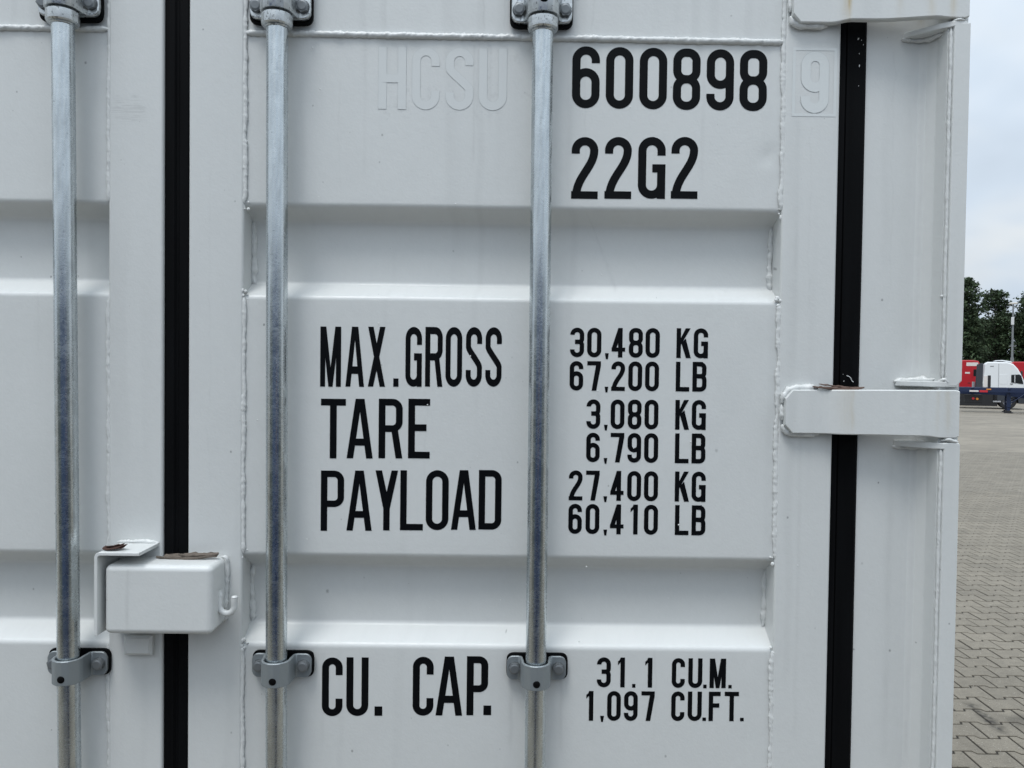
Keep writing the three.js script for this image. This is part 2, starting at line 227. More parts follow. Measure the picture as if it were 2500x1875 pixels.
// lumps of paint and weld spatter at the corners of the recesses
{ const rnd = mulberry(21), list = [], blob = (x, y, z, r) => { const g = new THREE.SphereGeometry(r, 7, 5); g.scale(1, 0.8 + 0.5 * rnd(), 0.6); list.push(g.translate(x, y, z)); };
  for (const [x, s] of [[SX0, 1], [SX1, -1]]) for (const [y, n] of [[0.246, 5], [0.108, 8], [-0.303, 5], [-0.444, 7]]) for (let k = 0; k < n; k++) blob(x + s * (rnd() - 0.45) * 0.014, y + (rnd() - 0.5) * 0.016, ZR + 0.001 + (rnd() - 0.5) * 0.003, 0.0014 + 0.0028 * rnd() ** 2);
  for (let k = 0; k < 26; k++) blob(-0.5 + rnd() * 1.15, -0.6 + rnd() * 1.1, 0.0001, 0.0007 + 0.0008 * rnd());
  mesh('weld_spatter', faceUV(merge(list)), M.weldPaint, doorR).userData.kind = 'stuff'; }

// ---- rubber door gaskets
function gasket(pts, name, label) {     // pts: cross-section (x, z)
  const rows = pts.map(([x, z]) => { const r = []; for (let i = 0; i <= 40; i++) { const y = FLOOR + 0.1 + (TOP - 0.12 - FLOOR) * i / 40; r.push(new THREE.Vector3(x + 0.0006 * (vn(y * 5, x * 40) - 0.5), y, z)); } return r; });
  const g = surface(rows, false, 0.5), p = g.attributes.position, uv = g.attributes.uv; for (let i = 0; i < p.count; i++) { uv.setXY(i, p.getX(i) * 6, p.getY(i) * 1.2); }
  return mesh(name, g, M.rubber, container, label);
}
gasket([[-0.5425, -0.05], [-0.5425, -0.0075], [-0.5395, -0.0055], [-0.5265, -0.0050], [-0.5235, -0.0080], [-0.5205, -0.0080], [-0.5175, -0.0050], [-0.5055, -0.0058], [-0.5015, -0.0085], [-0.5015, -0.05]], 'door_gasket', 'black rubber seal between the two doors');
const gk = gasket([[0.5138, -0.05], [0.5138, -0.0085], [0.5160, -0.0072], [0.5245, -0.0066], [0.5255, -0.0100], [0.5268, -0.0062], [0.5540, -0.0050], [0.5572, -0.0075], [0.5576, -0.05]], 'door_gasket', 'black rubber seal between the right door and the corner post');
{ const rnd = mulberry(8), flakes = []; for (const [x, y, a] of [[0.543, 0.520, 0.003], [0.548, 0.518, 0.0016], [0.551, 0.511, 0.0014], [0.545, 0.497, 0.0016], [0.5455, 0.478, 0.0030], [0.545, 0.447, 0.0014], [0.5305, -0.006, 0.0012], [0.532, -0.017, 0.0016]]) { const g = new THREE.SphereGeometry(a * 0.6, 6, 4); g.scale(0.5, 1.2, 0.25); g.rotateZ(rnd() - 0.7); flakes.push(g.translate(x, y, -0.0050)); }
  flakes.push(tube([[0.536, -0.008, -0.0045], [0.541, -0.0105, -0.0035], [0.5445, -0.017, -0.003], [0.546, -0.018, -0.002]], 0.0006, 12, 6)); mesh('paint_flake', faceUV(merge(flakes)), M.weldPaint, gk).userData.kind = 'stuff'; }

// ---- right corner post: flat web, turned forward to the outer strip
{
  const pr = [[0.5574, -0.06], [0.5574, -0.0090], [0.5600, -0.0080], [0.630, -0.0095]]; for (let i = 0; i <= 14; i++) { const q = i / 14 * Math.PI / 2; pr.push([0.637 + 0.024 * Math.sin(q), 0.014 - 0.024 * Math.cos(q)]); } pr.push([0.6612, 0.034], [0.672, 0.034], [0.692, 0.034], [0.6945, 0.030], [0.6945, -0.14]);
  const rows = pr.map(([x, z]) => { const r = []; for (let i = 0; i <= 60; i++) r.push(new THREE.Vector3(x, FLOOR + 0.1 + (TOP - 0.2 - FLOOR) * i / 60, z)); return r; });
  const g = surface(rows, false, 0.5);
  const post = paint('corner_post', g, container, 'right corner post beside the hinges');
  // the post's outer edge is cut back where each hinge blade turns, so the strips stop short of them
  const strip = (y0, y1, cutBottom) => { const o = cutBottom ? [[0.6672, y0], [0.6840, y0], [0.6920, y0 + 0.0085], [0.6920, y1], [0.6672, y1]] : [[0.6672, y0], [0.6920, y0], [0.6920, y1 - 0.004], [0.6900, y1], [0.6672, y1]]; return paint('post_strip', extrude(o, 0.0165, 0.0016, 2).translate(0, 0, 0.0255), post); };
  strip(-0.0222, 0.5270, true); strip(-0.645, -0.1085, false); strip(0.612, 0.83, true); strip(-1.2, -0.74, false);
  const seam = (y0, y1, s) => { const p = []; for (let i = 0; i <= 20; i++) p.push([0.6652, y0 + (y1 - y0) * i / 20, 0.0365]); mesh('weld_bead', weld(p, 0.0026, s, [1, 0, 0], { lump: 0.12, wander: 0.25, ripple: 0.02 }), M.weldPaint, post); };
  seam(0.522, -0.012, 31); seam(-0.114, -0.64, 33);
  const lug = (y, th, s) => { const g = extrude(roundPoly([[0.6135, -0.007], [0.618, -0.011], [0.688, -0.011], [0.688, 0.0415], [0.6672, 0.0420], [0.650, 0.0320], [0.618, 0.0015]], 0.004, 4), th, 0.0012, 2); g.rotateX(Math.PI / 2); const m = paint('hinge_lug', g.translate(0, y + th, 0), post); mesh('weld_bead', weld([[0.612, y + (s > 0 ? -0.001 : th + 0.001), -0.006], [0.636, y + (s > 0 ? -0.001 : th + 0.0012), -0.006], [0.652, y + (s > 0 ? -0.001 : th + 0.0018), 0.002], [0.662, y + (s > 0 ? -0.002 : th + 0.0035), 0.022]], 0.0036, 50 + y * 90, [0, 1, 0], { lump: 0.6, wander: 0.7 }), M.weldPaint, post); return m; };
  lug(0.5210, 0.0085, 1); lug(-0.0235, 0.0085, -1); lug(-0.1185, 0.0095, 1); lug(0.612, 0.0085, -1);
  mesh('weld_bead', weld([[0.665, 0.5295, 0.039], [0.673, 0.531, 0.041], [0.685, 0.5303, 0.040]], 0.0026, 63, [0, 0, 1]), M.weldPaint, post);
  mesh('weld_bead', weld([[0.664, -0.1055, 0.037], [0.673, -0.1035, 0.040], [0.681, -0.1055, 0.0402], [0.690, -0.1075, 0.039]], 0.0030, 66, [0, 0, 1], { lump: 0.5 }), M.weldPaint, post);
  mesh('weld_bead', weld([[0.659, -0.0155, 0.034], [0.667, -0.0120, 0.039], [0.6705, -0.0160, 0.0418]], 0.0036, 69, [0, 0, 1], { lump: 0.7 }), M.weldPaint, post);
  mesh('weld_bead', weld([[0.664, 0.117, 0.034], [0.661, 0.113, 0.032]], 0.0030, 71, [0, 0, 1], { lump: 0.6 }), M.weldPaint, post);
}
// ---- hinge blades
function hinge(yb, yt, seed) {
  const xs = []; for (let i = 0; i <= 44; i++) xs.push(0.4335 + (0.6885 - 0.4335) * i / 44);
  const c = 0.0014, th = 0.011, rows = xs.map(x => {
    const cut = Math.max(0, 0.4335 + 0.0115 - x), end = Math.max(0, x - 0.6865), k = (x - 0.4335) / 0.257;
    const y0 = yb + cut * 1.15 + end + 0.0016 * k * 0 - 0.0022 * smooth(0.640, 0.662, x), y1 = yt - cut * 1.15 - end + 0.0035 * k, z = 0.0155 + 0.0135 * smooth(0.492, 0.520, x) + 0.0140 * smooth(0.55, 0.66, x);
    return [[y0, z - c], [y0 + c, z], [y1 - c, z], [y1, z - c], [y1, z - th], [y0, z - th]].map(p => new THREE.Vector3(x, p[0], p[1]));
  });
  const cap = r => { const q = r.reduce((s, p) => s.add(p), new THREE.Vector3()).divideScalar(r.length); return r.map(() => q.clone()); };
  const h = paint('hinge_blade', surface([cap(rows[0]), ...rows, cap(rows[44])], true, 0.5), container, seed > 1 ? 'hinge blade at the top edge of the view' : 'hinge blade beside the payload figures');
  const Z = 0.0045;
  mesh('weld_bead', weld([[0.487, yt + 0.0015, Z], [0.470, yt + 0.003, Z], [0.452, yt + 0.0028, Z], [0.441, yt - 0.001, Z], [0.4325, yt - 0.0125, Z], [0.4312, yt - 0.022, Z]], 0.0052, 80 + seed, [0, 0, 1], { lump: 0.35 }), M.weldPaint, h);
  mesh('weld_bead', weld([[0.4312, yt - 0.023, Z - 0.001], [0.4315, yb + 0.020, Z - 0.001]], 0.0034, 83 + seed, [0, 0, 1], { lump: 0.2 }), M.weldPaint, h);
  mesh('weld_bead', weld([[0.4315, yb + 0.013, Z], [0.436, yb + 0.005, Z], [0.4445, yb - 0.0008, Z], [0.462, yb - 0.0015, Z], [0.490, yb - 0.001, Z]], 0.0050, 86 + seed, [0, 0, 1], { lump: 0.15, ripple: 0.03 }), M.weldPaint, h);
  mesh('hinge_pin', cyl(0.0085, 0.0085, [0.678, yb - 0.012, 0.018], [0.678, yt + 0.012, 0.018], 16), M.rust, h);
  return h;
}
hinge(-0.0990, -0.0310, 1); hinge(0.5355, 0.6035, 2);

// ---- locking rods with their brackets
function hexBolt(x, y, z, r, turn, tilt) {
  const head = new THREE.CylinderGeometry(r, r, 0.0074, 6); head.rotateX(Math.PI / 2); head.rotateZ(turn); head.translate(0, 0, 0.0037 + 0.0008);
  const cap = new THREE.CylinderGeometry(r * 0.60, r * 0.86, 0.0010, 20); cap.rotateX(Math.PI / 2); cap.translate(0, 0, 0.0087);
  const wash = new THREE.CylinderGeometry(r * 1.04, r * 1.04, 0.0014, 20); wash.rotateX(Math.PI / 2); wash.translate(0, 0, 0.0006);
  const g = merge([head, cap, wash]); g.rotateX(tilt); g.translate(x, y, z); return g;
}
const RZ = 0.030, RR = 0.0160;
function lockRod(xt, xb, plateB, plateT, seed, label) {      // x at y = 0.5 and at y = -0.6
  const X = y => xb + (xt - xb) * (y + 0.6) / 1.1, y0 = FLOOR + 0.15, y1 = 0.90;
  const rows = []; for (let i = 0; i <= 60; i++) { const y = y0 + (y1 - y0) * i / 60, r = []; for (let k = 0; k <= 40; k++) { const q = k / 40 * 2 * Math.PI + 2; r.push(new THREE.Vector3(X(y) + RR * Math.cos(q), y, RZ + RR * Math.sin(q))); } rows.push(r); }
  const g = surface(rows, false, 0), uv = g.attributes.uv, p = g.attributes.position; for (let i = 0; i < p.count; i++) uv.setXY(i, uv.getY(i) + seed * 0.37, p.getY(i) * 2.6 + seed * 0.61);
  { const n = g.attributes.normal; for (let i = 0; i < p.count; i++) { const dx = p.getX(i) - X(p.getY(i)), dz = p.getZ(i) - RZ, l = Math.hypot(dx, dz); n.setXYZ(i, dx / l, 0, dz / l); } }
  const rod = mesh('locking_rod', g, M.galv, container, label), rnd = mulberry(seed + 90);
  // lower guide: a strap bent round the rod, on a rubber pad
  const yc = -0.4745, hh = 0.0187, px = plateB, cx = X(yc);
  mesh('rubber_pad', extrude(rrect(px - 0.0485, px + 0.0485, yc - 0.0195, yc + 0.0222, 0.012), 0.0045, 0.0008, 1).translate(0.0012, 0, 0.0006), M.rubber, rod);
  { const th = 0.0042, o = [], inn = [], rI = RR + 0.0026; o.push([px - 0.0465, 0]); inn.push([px - 0.0465, th]);
    const arc = []; for (let k = 0; k <= 28; k++) { const q = Math.PI + R(8) - (Math.PI + R(16)) * k / 28; arc.push(q); }
    const lower = [[px - 0.0465, 0], [cx - rI - 0.008, 0], [cx - rI - 0.002, 0.004], ...arc.map(q => [cx + rI * Math.cos(q), RZ - 0.0055 + rI * Math.sin(q)]), [cx + rI + 0.002, 0.004], [cx + rI + 0.008, 0], [px + 0.0465, 0]];
    const left = []; for (let i = 0; i < lower.length; i++) { const a = lower[Math.max(0, i - 1)], b = lower[Math.min(lower.length - 1, i + 1)], l = Math.hypot(b[0] - a[0], b[1] - a[1]); left.push([lower[i][0] - (b[1] - a[1]) / l * th, lower[i][1] + (b[0] - a[0]) / l * th]); }
    const tabs = x => { const d = Math.min(x - (px - 0.0465), px + 0.0465 - x); return hh - (d < 0.010 ? 0.010 - Math.sqrt(Math.max(0, 0.010 ** 2 - (0.010 - d) ** 2)) : 0); };
    const rws = []; const full = i => { const h = tabs(Math.max(px - 0.04649, Math.min(px + 0.04649, lower[i][0]))); return h; };
    // refine the tab ends so that their corners round off
    const L2 = [], O2 = []; for (let i = 0; i < lower.length; i++) { L2.push(lower[i]); O2.push(left[i]); if (i === 0 || i === lower.length - 2) for (let k = 1; k < 10; k++) { const t = k / 10; L2.push(lower[i].map((v, c) => v + (lower[i + 1][c] - v) * t)); O2.push(left[i].map((v, c) => v + (left[i + 1][c] - v) * t)); } }
    const ring = L2.map((q, i) => { const h = tabs(Math.max(px - 0.0464, Math.min(px + 0.0464, q[0]))), w = O2[i], e = 0.0009; const mid = [(q[0] + w[0]) / 2, (q[1] + w[1]) / 2], pt = (p, y) => new THREE.Vector3(p[0], yc + y, p[1] + 0.0052); const sh = (p, f) => [p[0] + (mid[0] - p[0]) * f, p[1] + (mid[1] - p[1]) * f]; return [pt(q, -h + e), pt(q, h - e), pt(sh(q, 0.4), h), pt(sh(w, 0.4), h), pt(w, h - e), pt(w, -h + e), pt(sh(w, 0.4), -h), pt(sh(q, 0.4), -h)]; });
    const cap = r => { const c = r.reduce((s, v) => s.add(v), new THREE.Vector3()).divideScalar(8); return r.map(() => c.clone()); };
    const sg = boxUV(surface([cap(ring[0]), ...ring, cap(ring[ring.length - 1])], true, 0.7)); mesh('rod_strap', sg, M.strap, rod);
    const plug = new THREE.SphereGeometry(0.0056, 20, 10); plug.scale(1, 1, 0.35); mesh('grease_hole_shade', plug.translate(cx + 0.0005, yc - 0.0085, RZ - 0.0055 + rI + th + 0.0052 - 0.0004), M.hole, rod);  // closed black dome: the dark of an opening put into its colour
    for (const s of [-1, 1]) mesh('bolt', hexBolt(px + s * 0.0345, yc + 0.001, 0.0094, 0.0093, rnd() * 2, (rnd() - 0.5) * 0.1), M.bolt, rod); }
  // upper guide: a cast housing on a rubber pad, and the collar welded to the rod below it
  const tx = plateT, yT = 0.5292, rx = X(0.53);
  mesh('rubber_pad', extrude(roundPoly([[tx - 0.0490, yT - 0.0055], [tx + 0.0490, yT - 0.0055], [tx + 0.0490, 0.64], [tx - 0.0490, 0.64]], [0.014, 0.014, 0.004, 0.004]), 0.006, 0.001, 1).translate(-0.0005, 0, 0.0004), M.rubber, rod);
  const plate = extrude(roundPoly([[tx - 0.0468, yT], [tx + 0.0468, yT], [tx + 0.0468, 0.635], [tx - 0.0468, 0.635]], [0.013, 0.013, 0.004, 0.004]), 0.0085, 0.0022, 3).translate(0, 0, 0.0062);
  const hs = []; for (let k = 0; k <= 24; k++) { const q = Math.PI * k / 24; hs.push([0.0245 * Math.cos(q), 0.0245 * Math.sin(q)]); }
  const house = extrude([[0.0300, -0.0185], [0.0262, -0.010], ...hs, [-0.0262, -0.010], [-0.0300, -0.0185]], 0.1, 0.0015, 2); house.rotateX(-Math.PI / 2); house.scale(1, 1, -1); // profile (x, z), along y
  { const q = house.attributes.position; for (let i = 0; i < q.count; i++) { } house.computeVertexNormals(); }
  house.translate(rx, yT + 0.0005, RZ + 0.002);
  mesh('rod_housing', boxUV(merge([plate, toCreasedNormals(house, 0.6)])), M.cast, rod);
  const collar = new THREE.LatheGeometry([[0.0158, 0], [0.0205, 0.0002], [0.0226, 0.0022], [0.0231, 0.0045], [0.0231, 0.0168], [0.0222, 0.0178], [0.0158, 0.0178]].map(a => new THREE.Vector2(...a)), 40); collar.translate(X(0.515), 0.5090, RZ + 0.001);
  mesh('rod_collar', boxUV(toCreasedNormals(collar, 0.5)), M.cast, rod);
  mesh('weld_bead', (() => { const p = []; for (let k = 0; k <= 20; k++) { const q = k / 20 * Math.PI; p.push([X(0.505) + 0.0165 * Math.cos(q), 0.5085, RZ + 0.0165 * Math.sin(q)]); } return weld(p, 0.0016, seed + 4, [0, 1, 0], { lump: 0.5 }); })(), M.cast, rod);
  const hole = new THREE.SphereGeometry(0.0072, 20, 10); hole.scale(1, 1, 0.3); mesh('grease_hole_shade', hole.translate(rx + 0.0005, 0.5485, RZ + 0.002 + 0.0245), M.hole, rod);  // black dome on the housing, painted shade instead of a real opening
  for (const s of [-1, 1]) for (const y of [0.5475, 0.618]) mesh('bolt', hexBolt(tx + s * 0.0355, y, 0.0142, 0.0098, rnd() * 2, 0.08), M.bolt, rod);
}
lockRod(-0.6797, -0.6712, -0.6705, -0.6810, 1, 'leftmost locking rod, on the left door');
lockRod(-0.3560, -0.3516, -0.3502, -0.3566, 2, 'middle locking rod, left of the weight markings');
lockRod(0.0467, 0.0491, 0.0505, 0.0458, 3, 'rightmost locking rod, between the words and the figures');

// ---- lock box over the door joint, its bent guard plate, hook and stop block
{
  const b = rbox(-0.6025, -0.4408, -0.4100, -0.3055, -0.004, 0.0603, 0.0092, 7), bp = b.attributes.position; for (let i = 0; i < bp.count; i++) if (bp.getZ(i) > 0.04 && bp.getY(i) < -0.40) bp.setY(i, bp.getY(i) - 0.0004);
  const lb = paint('lock_box', b, container, 'white steel lock box across the door joint');
  mesh('weld_bead', weld([[-0.4470, -0.3045, 0.003], [-0.4405, -0.306, 0.003], [-0.4390, -0.318, 0.003], [-0.4395, -0.345, 0.003], [-0.4400, -0.375, 0.003], [-0.4412, -0.404, 0.003], [-0.4440, -0.4095, 0.003]], 0.0036, 101, [0, 0, 1], { lump: 0.3, wander: 0.6 }), M.weldPaint, lb);
  const hk = []; for (let k = 0; k <= 16; k++) { const q = Math.PI + Math.PI * k / 16; hk.push([-0.4285 + 0.0118 * Math.cos(q), -0.3735 + 0.0122 * Math.sin(q), 0.030 + 0.002 * k / 16]); }
  mesh('hook', faceUV(merge([tube([[-0.4425, -0.350, 0.028], [-0.4408, -0.360, 0.0285], ...hk, [-0.4166, -0.3670, 0.033], [-0.4160, -0.3600, 0.0335]], 0.0048, 56, 12), new THREE.SphereGeometry(0.0049, 12, 8).scale(1, 0.5, 1).translate(-0.4159, -0.3597, 0.0336)])), M.weldPaint, lb);
  mesh('weld_bead', weld([[-0.4410, -0.352, 0.027], [-0.4405, -0.360, 0.028], [-0.4400, -0.368, 0.028]], 0.0055, 105, [0, 0, 1], { lump: 0.7 }), M.weldPaint, lb);
  // guard: a plate bent down on the left
  const gp = roundPoly([[-0.6140, -0.4100], [-0.6140, -0.2850], [-0.5470, -0.2850], [-0.5470, -0.2898], [-0.6092, -0.2898], [-0.6092, -0.4100]], [0, 0.0095, 0, 0, 0.0050, 0], 6);
  const g = extrude(gp, 0.066, 0.0006, 1); const guard = paint('guard_plate', g, container, 'bent steel guard plate left of the lock box');
  mesh('weld_bead', weld([[-0.611, -0.2832, 0.002], [-0.59, -0.2828, 0.002], [-0.565, -0.2832, 0.002], [-0.5465, -0.2850, 0.0025]], 0.0030, 107, [0, 0, 1], { lump: 0.6 }), M.weldPaint, guard);
  const st = extrude([[-0.5965, -0.4600], [-0.5530, -0.4600], [-0.5530, -0.4290], [-0.5965, -0.4290]], 0.0135, 0.0042, 1); paint('stop_block', st.translate(0, 0, 0.0002), container);
}

// ---- the rest of the body, behind and beside the doors
{
  paint('door_header', rbox(-1.70, 0.6975, TOP - 0.095, TOP, -0.14, 0.002, 0.004)); paint('door_sill', rbox(-1.70, 0.6975, FLOOR, FLOOR + 0.095, -0.14, 0.002, 0.004));
  paint('corner_post', rbox(-1.74, -1.60, FLOOR + 0.1, TOP - 0.1, -0.14, 0.02, 0.004));
  for (const s of [0, 1]) { const X = s ? 0.690 : -1.738, pts = []; let z = -0.14, k = 0; while (z > -5.9) { const d = (k % 4 < 2 ? 0 : -0.036) * (s ? 1 : -1); pts.push([X + d, z]); z -= k % 2 ? 0.068 : 0.072; k++; } const rows = pts.map(([x, zz]) => [new THREE.Vector3(x, FLOOR + 0.12, zz), new THREE.Vector3(x, TOP - 0.1, zz)]); paint('side_wall', surface(rows, false, 0.4));
    paint('side_rail', rbox(X - 0.05 * s, X + 0.05 * (1 - s), FLOOR + 0.02, FLOOR + 0.125, -5.92, -0.141, 0.004)); paint('side_rail', rbox(X - 0.05 * s, X + 0.05 * (1 - s), TOP - 0.105, TOP - 0.01, -5.92, -0.141, 0.004)); }
  paint('roof_panel', box(-1.69, 0.64, TOP - 0.014, TOP - 0.008, -5.92, -0.141)); paint('rear_wall', box(-1.74, 0.6975, FLOOR + 0.02, TOP, -6.06, -5.921)); paint('floor_panel', box(-1.69, 0.64, FLOOR + 0.10, FLOOR + 0.13, -5.92, -0.141));
  for (const x of [-1.74, 0.535]) for (const y of [FLOOR - 0.052, TOP - 0.09]) paint('corner_casting', rbox(x, x + 0.162, y, y + (y < 0 ? 0.07 : 0.1), -6.075, -5.90, 0.01));
}

// ---- lettering: cut vinyl, one piece for each character
function ribbon(pts, s, closed, zoff) {     // a band of width s along a 2-D path
  pts = pts.filter((p, i) => !i || Math.hypot(p[0] - pts[i - 1][0], p[1] - pts[i - 1][1]) > s * 0.02); if (closed && Math.hypot(pts[0][0] - pts[pts.length - 1][0], pts[0][1] - pts[pts.length - 1][1]) < s * 0.02) pts.pop();
  const n = pts.length, L = [], Rr = [];
  for (let i = 0; i < n; i++) {
    const p = pts[i], a = closed ? pts[(i + n - 1) % n] : pts[Math.max(0, i - 1)], b = closed ? pts[(i + 1) % n] : pts[Math.min(n - 1, i + 1)];
    let d0 = [p[0] - a[0], p[1] - a[1]], d1 = [b[0] - p[0], b[1] - p[1]]; const l0 = Math.hypot(...d0), l1 = Math.hypot(...d1); if (!l0) d0 = d1; if (!l1) d1 = d0;
    const u0 = d0.map(v => v / (Math.hypot(...d0) || 1)), u1 = d1.map(v => v / (Math.hypot(...d1) || 1)), m = [-(u0[1] + u1[1]), u0[0] + u1[0]], ml = Math.hypot(...m) || 1, k = Math.min(2.2, 1 / Math.max(0.3, (m[0] * -u0[1] + m[1] * u0[0]) / ml));
    L.push([p[0] + m[0] / ml * k * s / 2, p[1] + m[1] / ml * k * s / 2]); Rr.push([p[0] - m[0] / ml * k * s / 2, p[1] - m[1] / ml * k * s / 2]);
  }
  const pos = [], idx = []; for (let i = 0; i < n; i++) pos.push(L[i][0], L[i][1], zoff, Rr[i][0], Rr[i][1], zoff);
  for (let i = 0; i + (closed ? 0 : 1) < n; i++) { const a = 2 * i, b = 2 * ((i + 1) % n); idx.push(a, a + 1, b, b, a + 1, b + 1); }
  const g = new THREE.BufferGeometry(); g.setAttribute('position', new THREE.Float32BufferAttribute(pos, 3)); g.setAttribute('uv', new THREE.Float32BufferAttribute(new Float32Array(n * 4), 2)); g.setIndex(idx); g.computeVertexNormals(); return g;
}
const poly = (pts, z) => new THREE.ShapeGeometry(new THREE.Shape(pts.map(p => new THREE.Vector2(...p)))).translate(0, 0, z);
function glyph(ch, W, H, s) {               // returns flat pieces, stacked 0.05 mm apart so that no two share a plane
  const a = s / 2, b = W - s / 2, t = H - s / 2, l = s / 2, r = Math.min((W - s) / 2, H / 4), P = []; let z = 0; const zz = () => (z += 0.00005);
  const arc = (cx, cy, rr, q0, q1, n = 12, ry = rr) => { const o = []; for (let k = 0; k <= n; k++) { const q = q0 + (q1 - q0) * k / n; o.push([cx + rr * Math.cos(q), cy + ry * Math.sin(q)]); } return o; };
  const PI = Math.PI, add = (pts, c) => P.push(ribbon(pts, s, c, zz())), pg = (...pts) => P.push(poly(pts, zz())), rect = (x0, x1, y0, y1) => pg([x0, y0], [x1, y0], [x1, y1], [x0, y1]);
  const loop = (y0, y1, rr = r) => add([...arc(b - rr, y1 - rr, rr, 0, PI / 2), ...arc(a + rr, y1 - rr, rr, PI / 2, PI), ...arc(a + rr, y0 + rr, rr, PI, 1.5 * PI), ...arc(b - rr, y0 + rr, rr, 1.5 * PI, 2 * PI)], true);
  const over = [...arc(b - r, t - r, r, 0, PI / 2), ...arc(a + r, t - r, r, PI / 2, PI)], under = [...arc(a + r, l + r, r, PI, 1.5 * PI), ...arc(b - r, l + r, r, 1.5 * PI, 2 * PI)];
  const m = H * 0.53;
  switch (ch) {
    case '0': case 'O': loop(l, t); break;
    case '8': loop(H * 0.5, t, r * 0.88); loop(l, H * 0.5, r * 0.95); break;
    case '6': add([[b, H * 0.73], ...over, [a, H * 0.3]]); loop(l, H * 0.58, r); break;
    case '9': loop(H * 0.42, t, r); add([[a, H * 0.27], ...under, [b, H * 0.7]]); break;
    case '3': add([[a, H * 0.76], [a, t - r], ...[...over].reverse(), [b, H * 0.62], ...arc(b - r * 0.7, H * 0.62, r * 0.7, 0, -PI / 2, 8, H * 0.10), [W * 0.34, H * 0.52]]); add([[W * 0.34, H * 0.52], ...arc(b - r * 0.7, H * 0.52 - H * 0.10, r * 0.7, PI / 2, 0, 8, H * 0.10), [b, l + r], ...[...under].reverse(), [a, H * 0.26]]); break;
    case '2': { const c = [[a, H * 0.73], [a, t - r], ...[...over].reverse()], e = []; for (let k = 1; k <= 14; k++) { const q = k / 14, p0 = [b, t - r], p1 = [b, H * 0.52], p2 = [a + s * 0.15, H * 0.36], p3 = [a + s * 0.10, s * 0.35]; e.push([0, 1].map(d => (1 - q) ** 3 * p0[d] + 3 * q * (1 - q) ** 2 * p1[d] + 3 * q * q * (1 - q) * p2[d] + q ** 3 * p3[d])); } const d1 = [...c, ...e.filter(p => p[1] > s * 0.3)]; add(d1); rect(0, W, 0, s * 0.92); break; }
    case '1': rect(W - s, W, 0, H); pg([0, H * 0.74], [W - s, H * 0.84], [W - s, H], [W - s * 0.55, H], [0, H * 0.87]); break;
    case '4': rect(W * 0.80 - s, W * 0.80, 0, H); rect(0, W, H * 0.20, H * 0.20 + s * 0.9); pg([0, H * 0.20 + s * 0.4], [s * 0.95, H * 0.20 + s * 0.4], [W * 0.80 - s * 0.05, H * 0.93], [W * 0.80 - s * 0.05, H], [W * 0.80 - s * 1.0, H], [0, H * 0.30]); break;
    case '7': rect(0, W, H - s * 0.95, H); pg([W * 0.34, 0], [W * 0.34 + s * 1.05, 0], [W, H - s * 1.0], [W, H - s * 0.4], [W - s * 1.05, H - s * 0.5]); break;
    case 'G': add([[b, H * 0.70], ...over, ...under, [b, H * 0.56]]); rect(W * 0.52, W - s * 0.5, H * 0.56 - s, H * 0.56); rect(W - s, W, 0, H * 0.3); pg([W - s, H * 0.56 - s], [W, H * 0.56 - s], [W, H * 0.56], [W - s, H * 0.56]); break;
    case 'C': add([[b, H * 0.70], ...over, ...under, [b, H * 0.30]]); break;
    case 'S': { const e = []; for (let k = 0; k <= 24; k++) { const q = k / 24, y = H * 0.70 - H * 0.40 * q; e.push([a + (b - a) * smooth(0.10, 0.90, q) , y - (H * 0.02) * Math.sin(2 * PI * q) * -1]); } add([[b, H * 0.72], ...over, ...e, ...[...under].reverse(), [a, H * 0.28]]); break; }
    case 'U': add([[a, H], ...under, [b, H]]); break;
    case 'H': rect(0, s, 0, H); rect(W - s, W, 0, H); rect(s * 0.5, W - s * 0.5, H * 0.5 - s * 0.55, H * 0.5 + s * 0.45); break;
    case 'T': rect(0, W, H - s, H); rect(W / 2 - s / 2, W / 2 + s / 2, 0, H - s * 0.5); break;
    case 'E': rect(0, s, 0, H); rect(s * 0.5, W, H - s, H); rect(s * 0.5, W, 0, s); rect(s * 0.5, W * 0.84, H * 0.46, H * 0.46 + s); break;
    case 'F': rect(0, s, 0, H); rect(s * 0.5, W, H - s, H); rect(s * 0.5, W * 0.9, H * 0.46, H * 0.46 + s); break;
    case 'L': rect(0, s, 0, H); rect(s * 0.5, W, 0, s); break;
    case 'D': rect(0, s, 0, H); add([[s * 0.5, t], [b - r * 0.8, t], ...arc(b - r * 0.8, t - r * 0.8, r * 0.8, PI / 2, 0), ...arc(b - r * 0.8, l + r * 0.8, r * 0.8, 0, -PI / 2), [s * 0.5, l]]); break;
    case 'P': rect(0, s, 0, H); add([[s * 0.5, t], [b - r * 0.8, t], ...arc(b - r * 0.8, t - r * 0.8, r * 0.8, PI / 2, 0), ...arc(b - r * 0.8, H * 0.45 + r * 0.8, r * 0.8, 0, -PI / 2), [s * 0.5, H * 0.45]]); break;
    case 'R': rect(0, s, 0, H); add([[s * 0.5, t], [b - r * 0.8, t], ...arc(b - r * 0.8, t - r * 0.8, r * 0.8, PI / 2, 0), ...arc(b - r * 0.8, H * 0.50 + r * 0.8, r * 0.8, 0, -PI / 2), [s * 0.5, H * 0.50]]); pg([W * 0.52, H * 0.5], [W * 0.52 + s, H * 0.5], [W, 0], [W - s, 0]); break;
